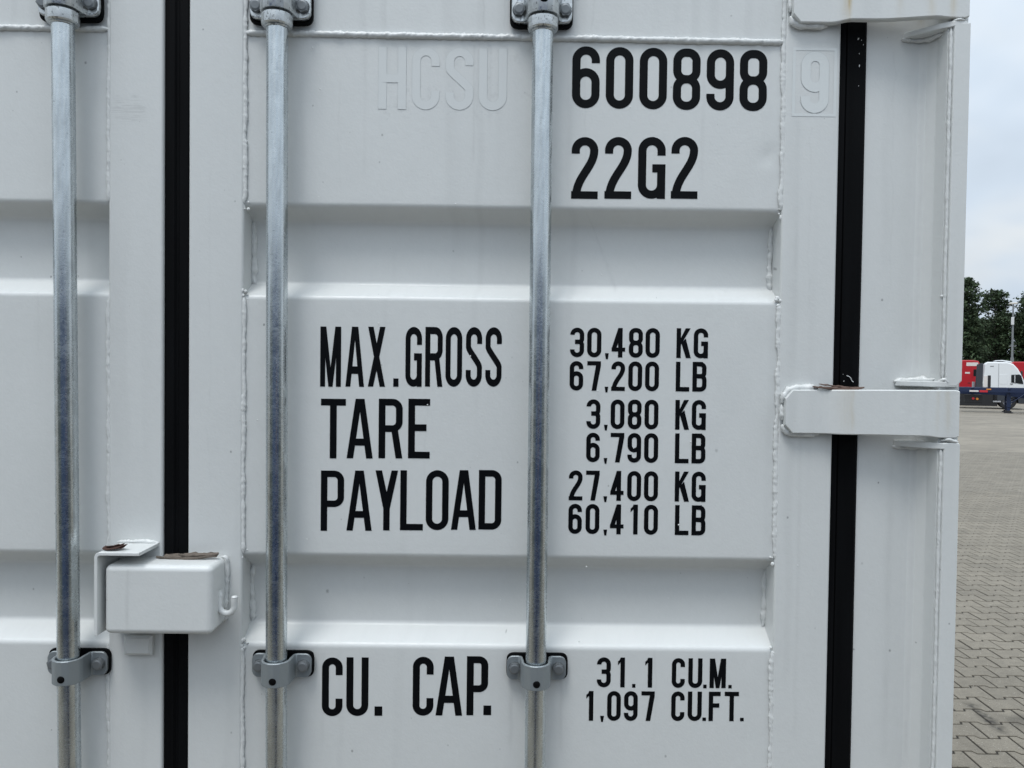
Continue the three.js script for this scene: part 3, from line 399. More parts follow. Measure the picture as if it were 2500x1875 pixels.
    case 'B': rect(0, s, 0, H); add([[s * 0.5, t], [b - r * 0.8, t], ...arc(b - r * 0.8, t - r * 0.8, r * 0.75, PI / 2, 0), ...arc(b - r * 0.8, H * 0.52 + r * 0.7, r * 0.75, 0, -PI / 2), [s * 0.5, H * 0.52]]); add([[s * 0.5, H * 0.52], [b - r * 0.8, H * 0.52], ...arc(b - r * 0.8, H * 0.52 - r * 0.8, r * 0.8, PI / 2, 0), ...arc(b - r * 0.8, l + r * 0.8, r * 0.8, 0, -PI / 2), [s * 0.5, l]]); break;
    case 'K': rect(0, s, 0, H); pg([s * 0.6, H * 0.34], [s * 0.6, H * 0.56], [W * 0.96 - s * 1.1, H], [W * 0.96, H]); pg([W * 0.33, H * 0.50], [W * 0.33 + s, H * 0.66], [W, 0], [W - s * 1.1, 0]); break;
    case 'A': { const q = W * 0.17; pg([0, 0], [s * 0.98, 0], [W / 2 + s * 0.02, H * 0.80], [W / 2 + s * 0.3, H], [W / 2 - q, H]); pg([W, 0], [W - s * 0.98, 0], [W / 2 - s * 0.02, H * 0.80], [W / 2 - s * 0.3, H], [W / 2 + q, H]); rect(W * 0.22, W * 0.78, H * 0.215, H * 0.215 + s * 1.05); break; }
    case 'M': rect(0, s, 0, H); rect(W - s, W, 0, H); pg([s * 0.3, H], [s * 1.18, H], [W / 2 + s * 0.42, 0], [W / 2 - s * 0.42, 0]); pg([W - s * 0.3, H], [W - s * 1.18, H], [W / 2 - s * 0.42, 0], [W / 2 + s * 0.42, 0]); break;
    case 'X': pg([0, 0], [s * 1.08, 0], [W, H], [W - s * 1.08, H]); pg([W, 0], [W - s * 1.08, 0], [0, H], [s * 1.08, H]); break;
    case 'Y': rect(W / 2 - s / 2, W / 2 + s / 2, 0, H * 0.45); pg([0, H], [s * 1.0, H], [W / 2 + s * 0.5, H * 0.40], [W / 2 - s * 0.5, H * 0.36]); pg([W, H], [W - s, H], [W / 2 - s * 0.5, H * 0.40], [W / 2 + s * 0.5, H * 0.36]); break;
    case '.': rect(0, W, 0, H); break;
    case ',': pg([0, H], [W, H], [W * 0.78, 0], [W * 0.28, 0]); break;
  }
  return P;
}
const LINES = {
  id: [['6',949,1380,4059,5017], ['0',1478,1905,4057,5013], ['0',2003,2435,4055,5009], ['8',2529,2957,4053,5005], ['9',3055,3483,4051,5001], ['8',3574,4003,4049,4998]],
  type: [['2',958,1376,2646,3609], ['2',1481,1902,2653,3617], ['G',2004,2433,2661,3624], ['2',2524,2942,2667,3631]],
  ghost: [['H',-2080,-1647,4001,4969], ['C',-1554,-1126,4002,4967], ['S',-1028,-598,4003,4965], ['U',-508,-74,4004,4964]],
  gross: [['M',-2959,-2632,-354,592], ['A',-2560,-2267,-350,595], ['X',-2208,-1936,-345,598], ['.',-1806,-1724,-342,-211], ['G',-1617,-1359,-338,603], ['R',-1306,-1033,-334,606], ['O',-985,-725,-331,608], ['S',-666,-412,-327,611], ['S',-357,-101,-323,613]],
  tare: [['T',-2943,-2550,-1487,-545], ['A',-2533,-2121,-1482,-540], ['R',-2031,-1653,-1476,-534], ['E',-1564,-1221,-1471,-529]],
  pay: [['P',-2935,-2569,-2637,-1681], ['A',-2527,-2127,-2629,-1675], ['Y',-2074,-1718,-2621,-1668], ['L',-1680,-1318,-2614,-1662], ['O',-1274,-915,-2606,-1656], ['A',-873,-479,-2598,-1650], ['D',-439,-78,-2590,-1644]],
  r1: [['3',976,1196,160,623], ['0',1244,1468,161,625], [',',1525,1587,133,227], ['4',1631,1845,162,628], ['8',1903,2122,163,630], ['0',2165,2390,164,632], ['K',2654,2883,166,635], ['G',2926,3153,166,637]],
  r2: [['6',975,1189,-367,97], ['7',1251,1466,-367,99], [',',1529,1587,-392,-302], ['2',1633,1849,-365,101], ['0',1901,2120,-364,103], ['0',2167,2386,-364,104], ['L',2652,2867,-362,107], ['B',2916,3139,-361,108]],
  r3: [['3',1249,1468,-970,-504], [',',1527,1587,-995,-903], ['0',1631,1850,-969,-502], ['8',1904,2119,-969,-500], ['0',2168,2387,-968,-499], ['K',2654,2875,-967,-496], ['G',2916,3139,-967,-494]],
  r4: [['6',1253,1467,-1497,-1032], [',',1531,1589,-1522,-1430], ['7',1637,1852,-1497,-1030], ['9',1906,2121,-1498,-1029], ['0',2170,2392,-1498,-1028], ['L',2658,2876,-1499,-1026], ['B',2923,3142,-1499,-1025]],
  r5: [['2',986,1203,-2108,-1633], ['7',1257,1472,-2108,-1633], [',',1536,1596,-2131,-2038], ['4',1644,1855,-2108,-1632], ['0',1911,2131,-2109,-1632], ['0',2178,2400,-2109,-1632], ['K',2667,2895,-2109,-1631], ['G',2934,3156,-2109,-1630]],
  r6: [['6',987,1200,-2642,-2164], ['0',1260,1478,-2642,-2164], [',',1544,1604,-2664,-2569], ['4',1648,1863,-2642,-2165], ['1',1971,2087,-2642,-2165], ['0',2187,2408,-2643,-2165], ['L',2678,2896,-2643,-2165], ['B',2943,3163,-2644,-2166]],
  cap: [['C',-2897,-2570,-5601,-4660], ['U',-2509,-2159,-5595,-4653], ['.',-2059,-1936,-5588,-5437], ['C',-1454,-1124,-5579,-4634], ['A',-1088,-664,-5573,-4626], ['P',-596,-256,-5566,-4618], ['.',-326,-202,-5561,-5407]],
  m3: [['3',1476,1697,-5093,-4613], ['1',1810,1921,-5093,-4613], ['.',2041,2093,-5095,-5036], ['1',2245,2359,-5092,-4613], ['C',2671,2879,-5091,-4614], ['U',2934,3158,-5091,-4614], ['.',3175,3230,-5094,-5035], ['M',3275,3535,-5090,-4615], ['.',3578,3630,-5093,-5037]],
  ft3: [['1',1312,1426,-5633,-5155], [',',1536,1598,-5651,-5552], ['0',1647,1864,-5631,-5153], ['9',1916,2134,-5629,-5152], ['7',2192,2404,-5628,-5152], ['C',2670,2882,-5625,-5150], ['U',2934,3158,-5623,-5149], ['.',3172,3230,-5622,-5566], ['F',3269,3457,-5622,-5148], ['T',3522,3750,-5620,-5147], ['.',3774,3832,-5619,-5563]],
  nine: [['9',4524,4956,4019,4970]],
  ninebox: [['#',4389,5081,3966,5032]],
};
function letter(ch, x0, x1, y0, y1, z, stroke, squeeze, parent, mat, name, label) {
  const W = (x1 - x0) / squeeze, H = y1 - y0, g = merge(glyph(ch, W, H, stroke).map(q => q.index ? q.toNonIndexed() : q)); g.scale(squeeze, 1, 1); g.translate(x0, y0, 0);
  const p = g.attributes.position; for (let i = 0; i < p.count; i++) p.setZ(i, p.getZ(i) + z + (z < 0 ? sag(p.getX(i), p.getY(i), 4) : 0));
  return mesh(name, g, mat, parent, label);
}
{
  const STROKE = { id: [0.0128, 1], type: [0.0128, 1], gross: [0.0112, 0.70], tare: [0.0106, 1], pay: [0.0102, 1], cap: [0.0110, 1] };
  for (const [k, list] of Object.entries(LINES)) {
    if (k === 'ghost' || k === 'nine' || k === 'ninebox') continue;
    const [s, q] = STROKE[k] || [0.0070, 1];
    for (const [ch, x0, x1, y0, y1] of list) letter(ch, x0 / 1e4, x1 / 1e4, y0 / 1e4, y1 / 1e4, ZR + 0.00035, s, q, doorR, M.vinyl, /[0-9]/.test(ch) ? 'vinyl_digit' : /[.,]/.test(ch) ? 'vinyl_mark' : 'vinyl_letter');
  }
  // lettering that was painted over: low ridges in the same white, dirt caught along their edges
  const edge = (pieces, x0, y0, z) => { };
  for (const [ch, x0, x1, y0, y1] of LINES.ghost) {
    letter(ch, x0 / 1e4 - 0.0003, x1 / 1e4 + 0.0003, y0 / 1e4 - 0.0003, y1 / 1e4 + 0.0003, ZR + 0.00025, 0.0134, 1, doorR, M.seam, 'letter_edge');
    letter(ch, x0 / 1e4, x1 / 1e4, y0 / 1e4, y1 / 1e4, ZR + 0.00050, 0.0128, 1, doorR, M.ghost, 'painted_over_letter');
  }
  { const [ch, x0, x1, y0, y1] = LINES.nine[0]; letter(ch, x0 / 1e4, x1 / 1e4, y0 / 1e4, y1 / 1e4, 0.0006, 0.0146, 1, doorR, M.paleGhost, 'painted_over_digit'); letter(ch, x0 / 1e4 - 0.0005, x1 / 1e4 + 0.0005, y0 / 1e4 - 0.0005, y1 / 1e4 + 0.0005, 0.0003, 0.0152, 1, doorR, M.seam, 'digit_edge');
    const [, a, b, c, d] = LINES.ninebox[0].map ? LINES.ninebox[0] : []; const X0 = a / 1e4, X1 = b / 1e4, Y0 = c / 1e4, Y1 = d / 1e4, w = 0.0045; mesh('painted_over_frame', merge([poly([[X0, Y0], [X1, Y0], [X1, Y0 + w], [X0, Y0 + w]], 0.0004), poly([[X0, Y1 - w], [X1, Y1 - w], [X1, Y1], [X0, Y1]], 0.0004), poly([[X0, Y0 + w], [X0 + w, Y0 + w], [X0 + w, Y1 - w], [X0, Y1 - w]], 0.0004), poly([[X1 - w, Y0 + w], [X1, Y0 + w], [X1, Y1 - w], [X1 - w, Y1 - w]], 0.0004)]), M.paleGhost, doorR); }
}

// ---------------------------------------------------------------- the paved yard
const PA = 0.228, PB = 0.1705, PS = 0.1206, PX = 2.6275, PZ = -3.9685;      // block pitch, row pitch, row shift, origin
const grit = (x, z) => 0.5 * vn(x * 700, z * 700) + 0.3 * vn(x * 260, z * 260, 3) + 0.2 * vn(x * 90, z * 90, 5);
{
  // beyond the blocks one can pick apart: their tone, joints and tyre-worn bands
  const W = 52 * PA, H = 70 * PB, N = 2048;
  const far = tex8(N, N, (u, v, i, j) => {
    const x = u * W, z = v * H, row = Math.floor(z / PB), fz = z / PB - row, sh = (row % 2) * 0.5, col = x / PA + sh, fx = col - Math.floor(col), wave = fx > 0.25 && fx < 0.7 ? 0.08 : -0.08;
    const joint = Math.min(1, Math.max(0, 1.25 - Math.abs(fz - 0.5 + wave) / 0.03)) * 0.5 + Math.min(1, Math.max(0, 1 - Math.min(fx, 1 - fx) / 0.02)) * 0.45;
    const k = 0.93 + 0.16 * (hash3(Math.floor(col), row, 4) - 0.5) + 0.26 * (vn(u * 9, v * 14, 2, 9, 14) - 0.5) + 0.20 * (vn(u * 26, v * 60, 6, 26, 60) - 0.5) + 0.14 * (vn(u * 5, v * 40, 8, 5, 40) - 0.5) + 0.08 * (hash3(i, j, 3) - 0.5);
    const q = k * (1 - 0.55 * joint); return [0.200 * q, 0.177 * q, 0.141 * q];
  }, true); far.repeat.set(1 / W, 1 / H);
  const g = new THREE.PlaneGeometry(1400, 1400, 1, 1); g.rotateX(-Math.PI / 2); const p = g.attributes.position, uv = g.attributes.uv; for (let i = 0; i < p.count; i++) uv.setXY(i, p.getX(i), p.getZ(i));
  const m = mesh('ground', g.translate(0, -0.006, 0), new THREE.MeshStandardMaterial({ map: far, roughness: 0.92, side: THREE.DoubleSide })); m.userData.kind = 'structure';
}
{
  const N = 2048, S = 4, X0 = 1.4, Z0 = -6.6;
  const blockTone = new Map();
  const near = (stain) => tex8(N, N, (u, v, i, j) => {
    const x = X0 + u * S, z = Z0 + v * S;
    let k = 0.90 + 0.60 * (grit(x, z) - 0.5) + 0.14 * (vn(x * 22, z * 22) - 0.5) + 0.16 * (vn(x * 4, z * 4, 3) - 0.5) + 0.2 * (hash3(i, j, 7) - 0.5), w = 0;
    const sp = hash3(i >> 1, j >> 1, 12); if (sp > 0.993) w = 0.25 * hash3(i >> 1, j >> 1, 13); else if (sp < 0.012) k *= 0.45;
    if (stain) { const ax = 2.785, az = -4.58, bx = 2.755, bz = -4.17, dx = bx - ax, dz = bz - az, t = ((x - ax) * dx + (z - az) * dz) / (dx * dx + dz * dz), d = Math.abs((x - ax) * dz - (z - az) * dx) / Math.hypot(dx, dz);
      const wob = 0.022 * (vn(x * 22, z * 22, 9) - 0.5), e = Math.exp(-(((d + wob) / 0.032) ** 2)) * smooth(-0.12, 0.1, t) * smooth(1.1, 0.75, t); k *= 1 - 0.78 * Math.min(1, e * (0.25 + 1.1 * vn(x * 45, z * 45, 4)));
      const f = Math.hypot((x - 2.95) / 0.20, (z + 4.33) / 0.13); k *= 1 - 0.38 * smooth(1, 0.3, f + 0.4 * (vn(x * 14, z * 14) - 0.5)); }
    return [0.182 * k + w, 0.162 * k + w, 0.129 * k + w];
  }, true);
  M.paver = new THREE.MeshStandardMaterial({ map: near(true), roughness: 0.9, side: THREE.DoubleSide });
  M.paverFar = new THREE.MeshStandardMaterial({ map: near(false), roughness: 0.9, side: THREE.DoubleSide });
  const grain = tex8(512, 512, (u, v, i, j) => 0.6 * vn(u * 128, v * 128, 1, 128, 128) + 0.4 * hash3(i, j, 6), false); grain.repeat.set(8, 8); M.paver.bumpMap = M.paverFar.bumpMap = grain; M.paver.bumpScale = M.paverFar.bumpScale = 0.0012;
  const joint = mesh('joint_sand', (() => { const s = new THREE.Shape([[0.35, 2.3], [2.9, 2.3], [14.9, 20], [10.4, 20]].map(q => new THREE.Vector2(q[0], q[1]))); const g = new THREE.ShapeGeometry(s); g.rotateX(-Math.PI / 2); g.translate(0, -0.0025, 0); return g; })(), std(0.022, 0.019, 0.015, 1));
  joint.name = 'paving'; joint.userData.kind = 'structure';
  function block(k, n, rnd) {
    const cN = PX + PS * k + PA * n, F0 = PX + PS * (k + 1) + PA * (n - 1), zN = PZ - PB * k, zF = zN - PB, e = 0.0145;
    const near = [[-0.114, e], [-0.0595, e], [-0.048, -e], [0.048, -e], [0.063, e], [0.114, e]].map(([x, z]) => [cN + x, zN + z]);
    const far = [[0, -e], [0.048, -e], [0.063, e], [PA - 0.0595, e], [PA - 0.048, -e], [PA, -e]].map(([x, z]) => [F0 + x, zF + z]);
    const P = [...near, ...far.reverse()];
    const n_ = P.length, off = (d) => P.map((p, i) => { const a = P[(i + n_ - 1) % n_], b = P[(i + 1) % n_]; let u0 = [p[0] - a[0], p[1] - a[1]], u1 = [b[0] - p[0], b[1] - p[1]]; const l0 = Math.hypot(...u0), l1 = Math.hypot(...u1); u0 = [u0[0] / l0, u0[1] / l0]; u1 = [u1[0] / l1, u1[1] / l1]; const m = [u0[1] + u1[1], -(u0[0] + u1[0])], ml = Math.hypot(...m), s = Math.min(1.6, 1 / Math.max(0.4, (m[0] * u0[1] - m[1] * u0[0]) / ml)); return [p[0] + m[0] / ml * d * s, p[1] + m[1] / ml * d * s]; });
    const y = 0.003 + (rnd() - 0.5) * 0.0024, tx = (rnd() - 0.5) * 0.008, tz = (rnd() - 0.5) * 0.008, A = off(0.0054), B = off(0.0086), pos = [], uv = [], idx = [];
    const jog = (rnd() - 0.5) * 0.0014, put = (q, h) => { const yy = h + tx * (q[0] - cN) + tz * (q[1] - zN); pos.push(q[0] + jog, yy, q[1]); uv.push((q[0] - X0) / S, (q[1] - Z0) / S); };
    for (const q of B) put(q, y); for (const q of A) put(q, y - 0.0022); for (const q of A) put(q, y - 0.012);
    for (const t of THREE.ShapeUtils.triangulateShape(B.map(q => new THREE.Vector2(...q)), [])) idx.push(t[0], t[1], t[2]);
    for (let r = 0; r < 2; r++) for (let i = 0; i < n_; i++) { const a = r * n_ + i, b = r * n_ + (i + 1) % n_; idx.push(a, b, a + n_, b, b + n_, a + n_); }
    const g = new THREE.BufferGeometry(); g.setAttribute('position', new THREE.Float32BufferAttribute(pos, 3)); g.setAttribute('uv', new THREE.Float32BufferAttribute(uv, 2)); g.setIndex(idx); g.computeVertexNormals(); return toCreasedNormals(g, 0.35);
  }
  const rnd = mulberry(77), cand = [];
  for (let k = -8; k < 96; k++) { const Z = -(PZ - PB * (k + 0.5)); const lo = 0.575 * Z - 0.9, hi = 0.665 * Z + 1.3, n0 = Math.ceil((lo - PX - PS * k) / PA), n1 = Math.floor((hi - PX - PS * k) / PA); for (let n = n0; n <= n1; n++) { const x = PX + PS * k + PA * n; const inView = x + 0.15 > 0.565 * Z && x - 0.15 < 0.675 * Z && Z > 3.6; cand.push([k, n, inView ? Z : Z + 100]); } }
  cand.sort((a, b) => a[2] - b[2]);
  const rest = [[], [], []], tint = [0.95, 1.0, 1.05].map(k => { const c = M.paver.clone(); c.color = lin(k, k * 0.995, k * 0.985); return c; }), tintFar = [0.96, 1.0, 1.04].map(k => { const c = M.paverFar.clone(); c.color = lin(k, k, k); return c; });
  cand.forEach(([k, n, key], i) => { const g = block(k, n, rnd); const v = Math.floor(rnd() * 3); if (i < 300) mesh('paver', g, tint[v], joint); else rest[v].push(g); });
  rest.forEach((r, v) => { mesh('paver_field', merge(r), tintFar[v], joint).userData.kind = 'stuff'; });
}

// ---------------------------------------------------------------- vehicles parked across the yard
const V = { white: std(0.74, 0.76, 0.77, 0.3), red: std(0.40, 0.003, 0.012, 0.42), grey: std(0.035, 0.04, 0.05, 0.5), black: std(0.012, 0.012, 0.014, 0.6), glass: std(0.015, 0.018, 0.02, 0.08), rim: std(0.20, 0.20, 0.21, 0.5, 0.5), blue: std(0.0022, 0.013, 0.052, 0.55), amber: std(0.6, 0.22, 0.03, 0.35), tail: std(0.5, 0.02, 0.03, 0.3), decal: std(0.66, 0.62, 0.6, 0.5), steel: std(0.4, 0.41, 0.43, 0.4, 0.8), seam: std(0.30, 0.31, 0.32, 0.6) };
const side = (pts, z0, z1, bevel = 0.05) => extrude(pts, z1 - z0, bevel, 3).translate(0, 0, z0);
function wheel(parent, x, z, s, r = 0.5) {
  const tyre = new THREE.LatheGeometry([[0.27, -0.14], [0.44, -0.15], [0.49, -0.11], [0.5, 0], [0.49, 0.11], [0.44, 0.15], [0.27, 0.14]].map(a => new THREE.Vector2(a[0] * r / 0.5, a[1])), 28); tyre.rotateX(Math.PI / 2);
  const t = mesh('tyre', toCreasedNormals(tyre.translate(x, r, z), 0.5), V.black, parent);
  const rim = new THREE.LatheGeometry([[0.02, 0.06], [0.09, 0.06], [0.11, 0.01], [0.20, -0.02], [0.24, 0.05], [0.28, 0.06]].map(a => new THREE.Vector2(a[0] * r / 0.5, a[1])), 24); rim.rotateX(Math.PI / 2); if (s < 0) rim.rotateY(Math.PI); mesh('rim', rim.translate(x, r, z + s * 0.07), V.rim, t);
}
function tractor(label, color, [x, z], Yr, boxy) {
  const t = thing('truck', label, 'truck', 'trucks parked across the yard'); t.position.set(x, 0, z); t.rotation.y = R(-29.4);
  const c = V[color];
  const prof = boxy ? [[0, 0.98], [-0.03, Yr - 0.25], [0.1, Yr - 0.03], [0.25, Yr], [1.75, Yr], [2.1, Yr - 0.06], [2.2, Yr - 0.3], [2.3, 1.7], [2.33, 1.10], [0.5, 1.10], [0.45, 0.98]]
    : [[0, 0.98], [-0.06, 1.7], [0.02, 2.3], [0.06, Yr - 0.14], [0.2, Yr], [1.3, Yr - 0.02], [1.62, Yr - 0.13], [1.86, Yr - 0.42], [2.05, Yr - 0.78], [2.28, 1.70], [2.33, 1.10], [0.5, 1.10], [0.45, 0.98]];
  const cab = mesh('cab', side(roundPoly(prof, 0.06, 4), -1.23, 1.23, 0.07), c, t);
  mesh('bumper', side(roundPoly([[0.5, 1.09], [2.33, 1.09], [2.36, 0.75], [2.30, 0.38], [1.95, 0.38], [1.9, 0.8], [1.6, 1.05], [1.1, 1.05], [0.85, 0.85], [0.80, 0.40], [0.5, 0.40]], 0.03, 3), -1.2, 1.2, 0.04), V.grey, t);
  mesh('chassis', merge([box(-4.2, 2.0, 0.72, 0.96, 0.33, 0.47), box(-4.2, 2.0, 0.72, 0.96, -0.47, -0.33), box(-3.2, -3.0, 0.7, 0.9, -0.5, 0.5), box(-1.6, -1.3, 0.7, 0.94, -0.5, 0.5), box(-0.9, 0.2, 0.5, 0.95, -0.9, -0.5)]), V.black, t);
  mesh('fifth_wheel', rbox(-2.95, -2.1, 0.97, 1.12, -0.45, 0.45, 0.04), V.black, t);
  for (const s of [-1, 1]) {
    mesh('side_fairing', side(roundPoly([[-0.42, 1.0], [-0.06, 1.0], [-0.02, Yr - 0.08], [-0.30, Yr - 0.12], [-0.36, 1.8]], 0.05, 3), s * 1.2 - 0.04, s * 1.2 + 0.04, 0.015), V.grey, t);
    const wx = boxy ? [[1.80, Yr - 1.15], [2.16, Yr - 1.15], [2.10, Yr - 0.66], [1.80, Yr - 0.66]] : [[1.52, Yr - 1.32], [2.19, Yr - 1.42], [2.06, Yr - 0.86], [1.95, Yr - 0.80], [1.52, Yr - 0.82]];
    const w = side(roundPoly(wx, 0.04, 3), 0, 0.03, 0.008).translate(0, 0, s > 0 ? 1.222 : -1.252); mesh('side_window', w, V.glass, cab);
    if (!boxy) mesh('door_panel', side(roundPoly([[1.34, 1.02], [1.42, 1.02], [1.42, Yr - 0.78], [1.34, Yr - 0.78]], 0.01, 2), 0, 0.016, 0.004).translate(0, 0, s > 0 ? 1.222 : -1.238).scale(1, 1, 1), c, cab);
    if (!boxy) mesh('locker_door', side(roundPoly([[0.88, 1.62], [1.30, 1.62], [1.30, Yr - 0.80], [0.88, Yr - 0.80]], 0.05, 3), 0, 0.016, 0.006).translate(0, 0, s > 0 ? 1.224 : -1.240), c, cab);
    mesh('door_handle', rbox(1.46, 1.62, 1.62, 1.66, s > 0 ? 1.235 : -1.26, s > 0 ? 1.26 : -1.235, 0.01), V.black, cab); mesh('side_marker', rbox(0.30, 0.42, 1.14, 1.20, s > 0 ? 1.225 : -1.25, s > 0 ? 1.25 : -1.225, 0.008), V.amber, cab); mesh('cab_step', rbox(0.55, 1.0, 0.42, 0.52, s > 0 ? 1.1 : -1.24, s > 0 ? 1.24 : -1.1, 0.02), V.steel, t);
    mesh('window_post', rbox(1.70, 1.735, Yr - 1.32, Yr - 0.85, s > 0 ? 1.25 : -1.262, s > 0 ? 1.262 : -1.25, 0.004), c, cab);
    if (!boxy) mesh('side_grille', rbox(0.36, 0.56, Yr - 0.32, Yr - 0.25, s > 0 ? 1.225 : -1.24, s > 0 ? 1.24 : -1.225, 0.01), V.seam, cab);
    if (!boxy) mesh('cab_seam', box(0.82, 0.845, 1.0, Yr - 0.12, s > 0 ? 1.225 : -1.238, s > 0 ? 1.238 : -1.225), V.seam, cab);
    if (boxy) { mesh('white_panel', rbox(1.35, 2.08, Yr - 0.42, Yr - 0.17, s > 0 ? 1.225 : -1.24, s > 0 ? 1.24 : -1.225, 0.01), V.decal, cab); mesh('white_panel', rbox(1.28, 1.58, Yr - 0.98, Yr - 0.86, s > 0 ? 1.225 : -1.24, s > 0 ? 1.24 : -1.225, 0.01), V.decal, cab); }
    mesh('underbody_shade', rbox(-1.95, 0.80, 0.18, 0.99, s > 0 ? 1.16 : -1.20, s > 0 ? 1.20 : -1.16, 0.015), V.black, t);  // black panel added for the dark sides and shade under the truck
    mesh('fuel_tank', rbox(-1.5, -0.1, 0.42, 0.98, s > 0 ? 0.6 : -1.15, s > 0 ? 1.15 : -0.6, 0.12), V.black, t);
    mesh('mirror', rbox(2.22, 2.34, 1.95, 2.5, s > 0 ? 1.35 : -1.5, s > 0 ? 1.5 : -1.35, 0.04), V.black, cab);
    mesh('mudguard', (() => { const a = []; for (let k = 0; k <= 12; k++) { const q = Math.PI * k / 12; a.push([-2.6 + 0.6 * Math.cos(q), 0.52 + 0.6 * Math.sin(q)]); } for (let k = 12; k >= 0; k--) { const q = Math.PI * k / 12; a.push([-2.6 + 0.57 * Math.cos(q), 0.52 + 0.57 * Math.sin(q)]); } return extrude(a, 0.6).translate(0, 0, s > 0 ? 0.62 : -1.22); })(), V.black, t);
    mesh('tail_light', rbox(-4.25, -4.2, 0.78, 0.92, s * 0.9 - 0.2, s * 0.9 + 0.2, 0.01), V.tail, t);
    wheel(t, 1.35, s * 1.02, s); wheel(t, -2.6, s * 1.04, s); wheel(t, -2.6, s * 0.72, s);
    mesh('headlight', rbox(2.30, 2.36, 0.78, 0.98, s * 0.85 - 0.25, s * 0.85 + 0.25, 0.02), V.decal, t);
  }
  mesh('windscreen', (() => { const a = boxy ? [[2.215, Yr - 0.42], [2.30, 1.75]] : [[2.075, Yr - 0.84], [2.27, 1.78]]; return merge([extrude([[a[0][0], a[0][1]], [a[0][0] + 0.02, a[0][1]], [a[1][0] + 0.03, a[1][1]], [a[1][0] + 0.01, a[1][1]]], 2.1).translate(0, 0, -1.05)]); })(), V.glass, cab);
  if (!boxy) { mesh('roof_spoiler', side(roundPoly([[0.62, Yr + 0.10], [1.05, Yr + 0.13], [1.50, Yr + 0.05], [1.60, Yr - 0.03], [1.52, Yr - 0.04], [1.02, Yr + 0.06], [0.64, Yr + 0.06]], 0.02, 2), -0.95, 0.95, 0.01), V.white, t); for (const z of [-0.8, 0.8]) mesh('spoiler_stay', box(0.9, 0.96, Yr - 0.02, Yr + 0.075, z - 0.03, z + 0.03), V.grey, t); }
  mesh('exhaust_stack', cyl(0.08, 0.08, [-0.55, 0.9, 0.9], [-0.55, 1.75, 0.9], 14), V.steel, t);
  return t;
}
tractor('white truck tractor with a rounded roof and roof spoiler, behind the blue trailer', 'white', [31.63, -51.09], 3.05, false);
tractor('red truck tractor with a pale panel near its roof, at the edge of the container', 'red', [32.57, -57.2], 3.28, true);
tractor('red truck tractor behind the front of the white truck, at the right edge', 'red', [41.4, -63.3], 3.36, true);
{
  const t = thing('container_trailer', 'dark blue container trailer frame on landing legs, in front of the white truck', 'trailer'); t.position.set(29.10, 0, -44.60); t.rotation.y = R(-29.4);
  const beam = z => side([[-3.6, 1.06], [-3.6, 1.45], [9, 1.45], [9, 0.80], [1.0, 0.80], [0.0, 0.98], [-0.9, 1.04]], z - 0.09, z + 0.09, 0.01);
  for (const z of [-0.5, 0.5]) mesh('main_beam', beam(z), V.blue, t);
  for (const x of [-3.5, -1.8, 0, 1.6, 3.2, 4.8, 6.4, 8.6]) mesh('cross_member', rbox(x - 0.08, x + 0.08, 1.27, 1.44, -1.2, 1.2, 0.01), V.blue, t);
  for (const z of [-0.85, 0.85]) {
    const leg = mesh('landing_leg', merge([rbox(-0.10, 0.10, 0.32, 1.26, z - 0.10, z + 0.10, 0.015), rbox(-0.075, 0.075, 0.08, 0.36, z - 0.075, z + 0.075, 0.01)]), V.blue, t);
    mesh('foot', merge([rbox(-0.22, 0.22, 0.0, 0.05, z - 0.2, z + 0.2, 0.01), rbox(-0.14, 0.14, 0.05, 0.14, z - 0.12, z + 0.12, 0.02)]), V.black, leg);
    mesh('leg_brace', cyl(0.03, 0.03, [0.08, 0.55, z], [0.95, 1.22, z * 0.7], 8), V.blue, t);
    for (const x of [5.2, 6.5, 7.8]) wheel(t, x, z * 1.25, Math.sign(z), 0.5);
    for (const x of [-3.0, -1.0, 2.2]) mesh('marker_light', rbox(x - 0.12, x + 0.12, 1.31, 1.38, z > 0 ? 1.2 : -1.23, z > 0 ? 1.23 : -1.2, 0.01), V.amber, t);
    mesh('side_rail', rbox(-3.5, 4.2, 1.18, 1.43, z > 0 ? 1.12 : -1.2, z > 0 ? 1.2 : -1.12, 0.01), V.blue, t);
    mesh('side_guard', merge([rbox(1.2, 4.6, 0.42, 0.56, z > 0 ? 1.1 : -1.16, z > 0 ? 1.16 : -1.1, 0.01), rbox(1.2, 4.6, 0.72, 0.86, z > 0 ? 1.1 : -1.16, z > 0 ? 1.16 : -1.1, 0.01)]), V.blue, t);
  }
  for (const [x, y, m] of [[-1.75, 0.80, V.tail], [-1.55, 0.78, V.amber]]) mesh('work_light', cyl(0.07, 0.07, [x, y, 0.95], [x, y, 1.0], 14), m, t); mesh('tool_box', rbox(-2.2, -1.3, 0.55, 1.04, 0.45, 0.94, 0.03), V.black, t); mesh('battery_box', rbox(0.9, 2.9, 0.34, 0.98, 0.62, 1.08, 0.04), V.blue, t); mesh('leg_crossbar', rbox(-0.05, 0.05, 0.55, 0.66, -0.80, 0.80, 0.01), V.blue, t); mesh('air_tank', cyl(0.16, 0.16, [1.2, 0.62, 0.8], [2.6, 0.62, 0.8], 16), V.black, t);
  mesh('reflector_board', rbox(-1.45, -1.05, 1.17, 1.29, 1.205, 1.225, 0.004), V.tail, t); mesh('number_plate', rbox(-1.95, -1.5, 1.19, 1.28, 1.205, 1.225, 0.004), V.decal, t);
  mesh('support_pole', rbox(-1.05, -0.9, 1.45, 2.15, 0.95, 1.05, 0.01), V.black, t); mesh('support_plate', rbox(-1.25, -1.06, 1.45, 2.12, 0.97, 1.03, 0.01), V.decal, t);
  for (const x of [5.2, 6.5, 7.8]) mesh('axle', cyl(0.07, 0.07, [x, 0.5, -1], [x, 0.5, 1], 10), V.black, t);
}
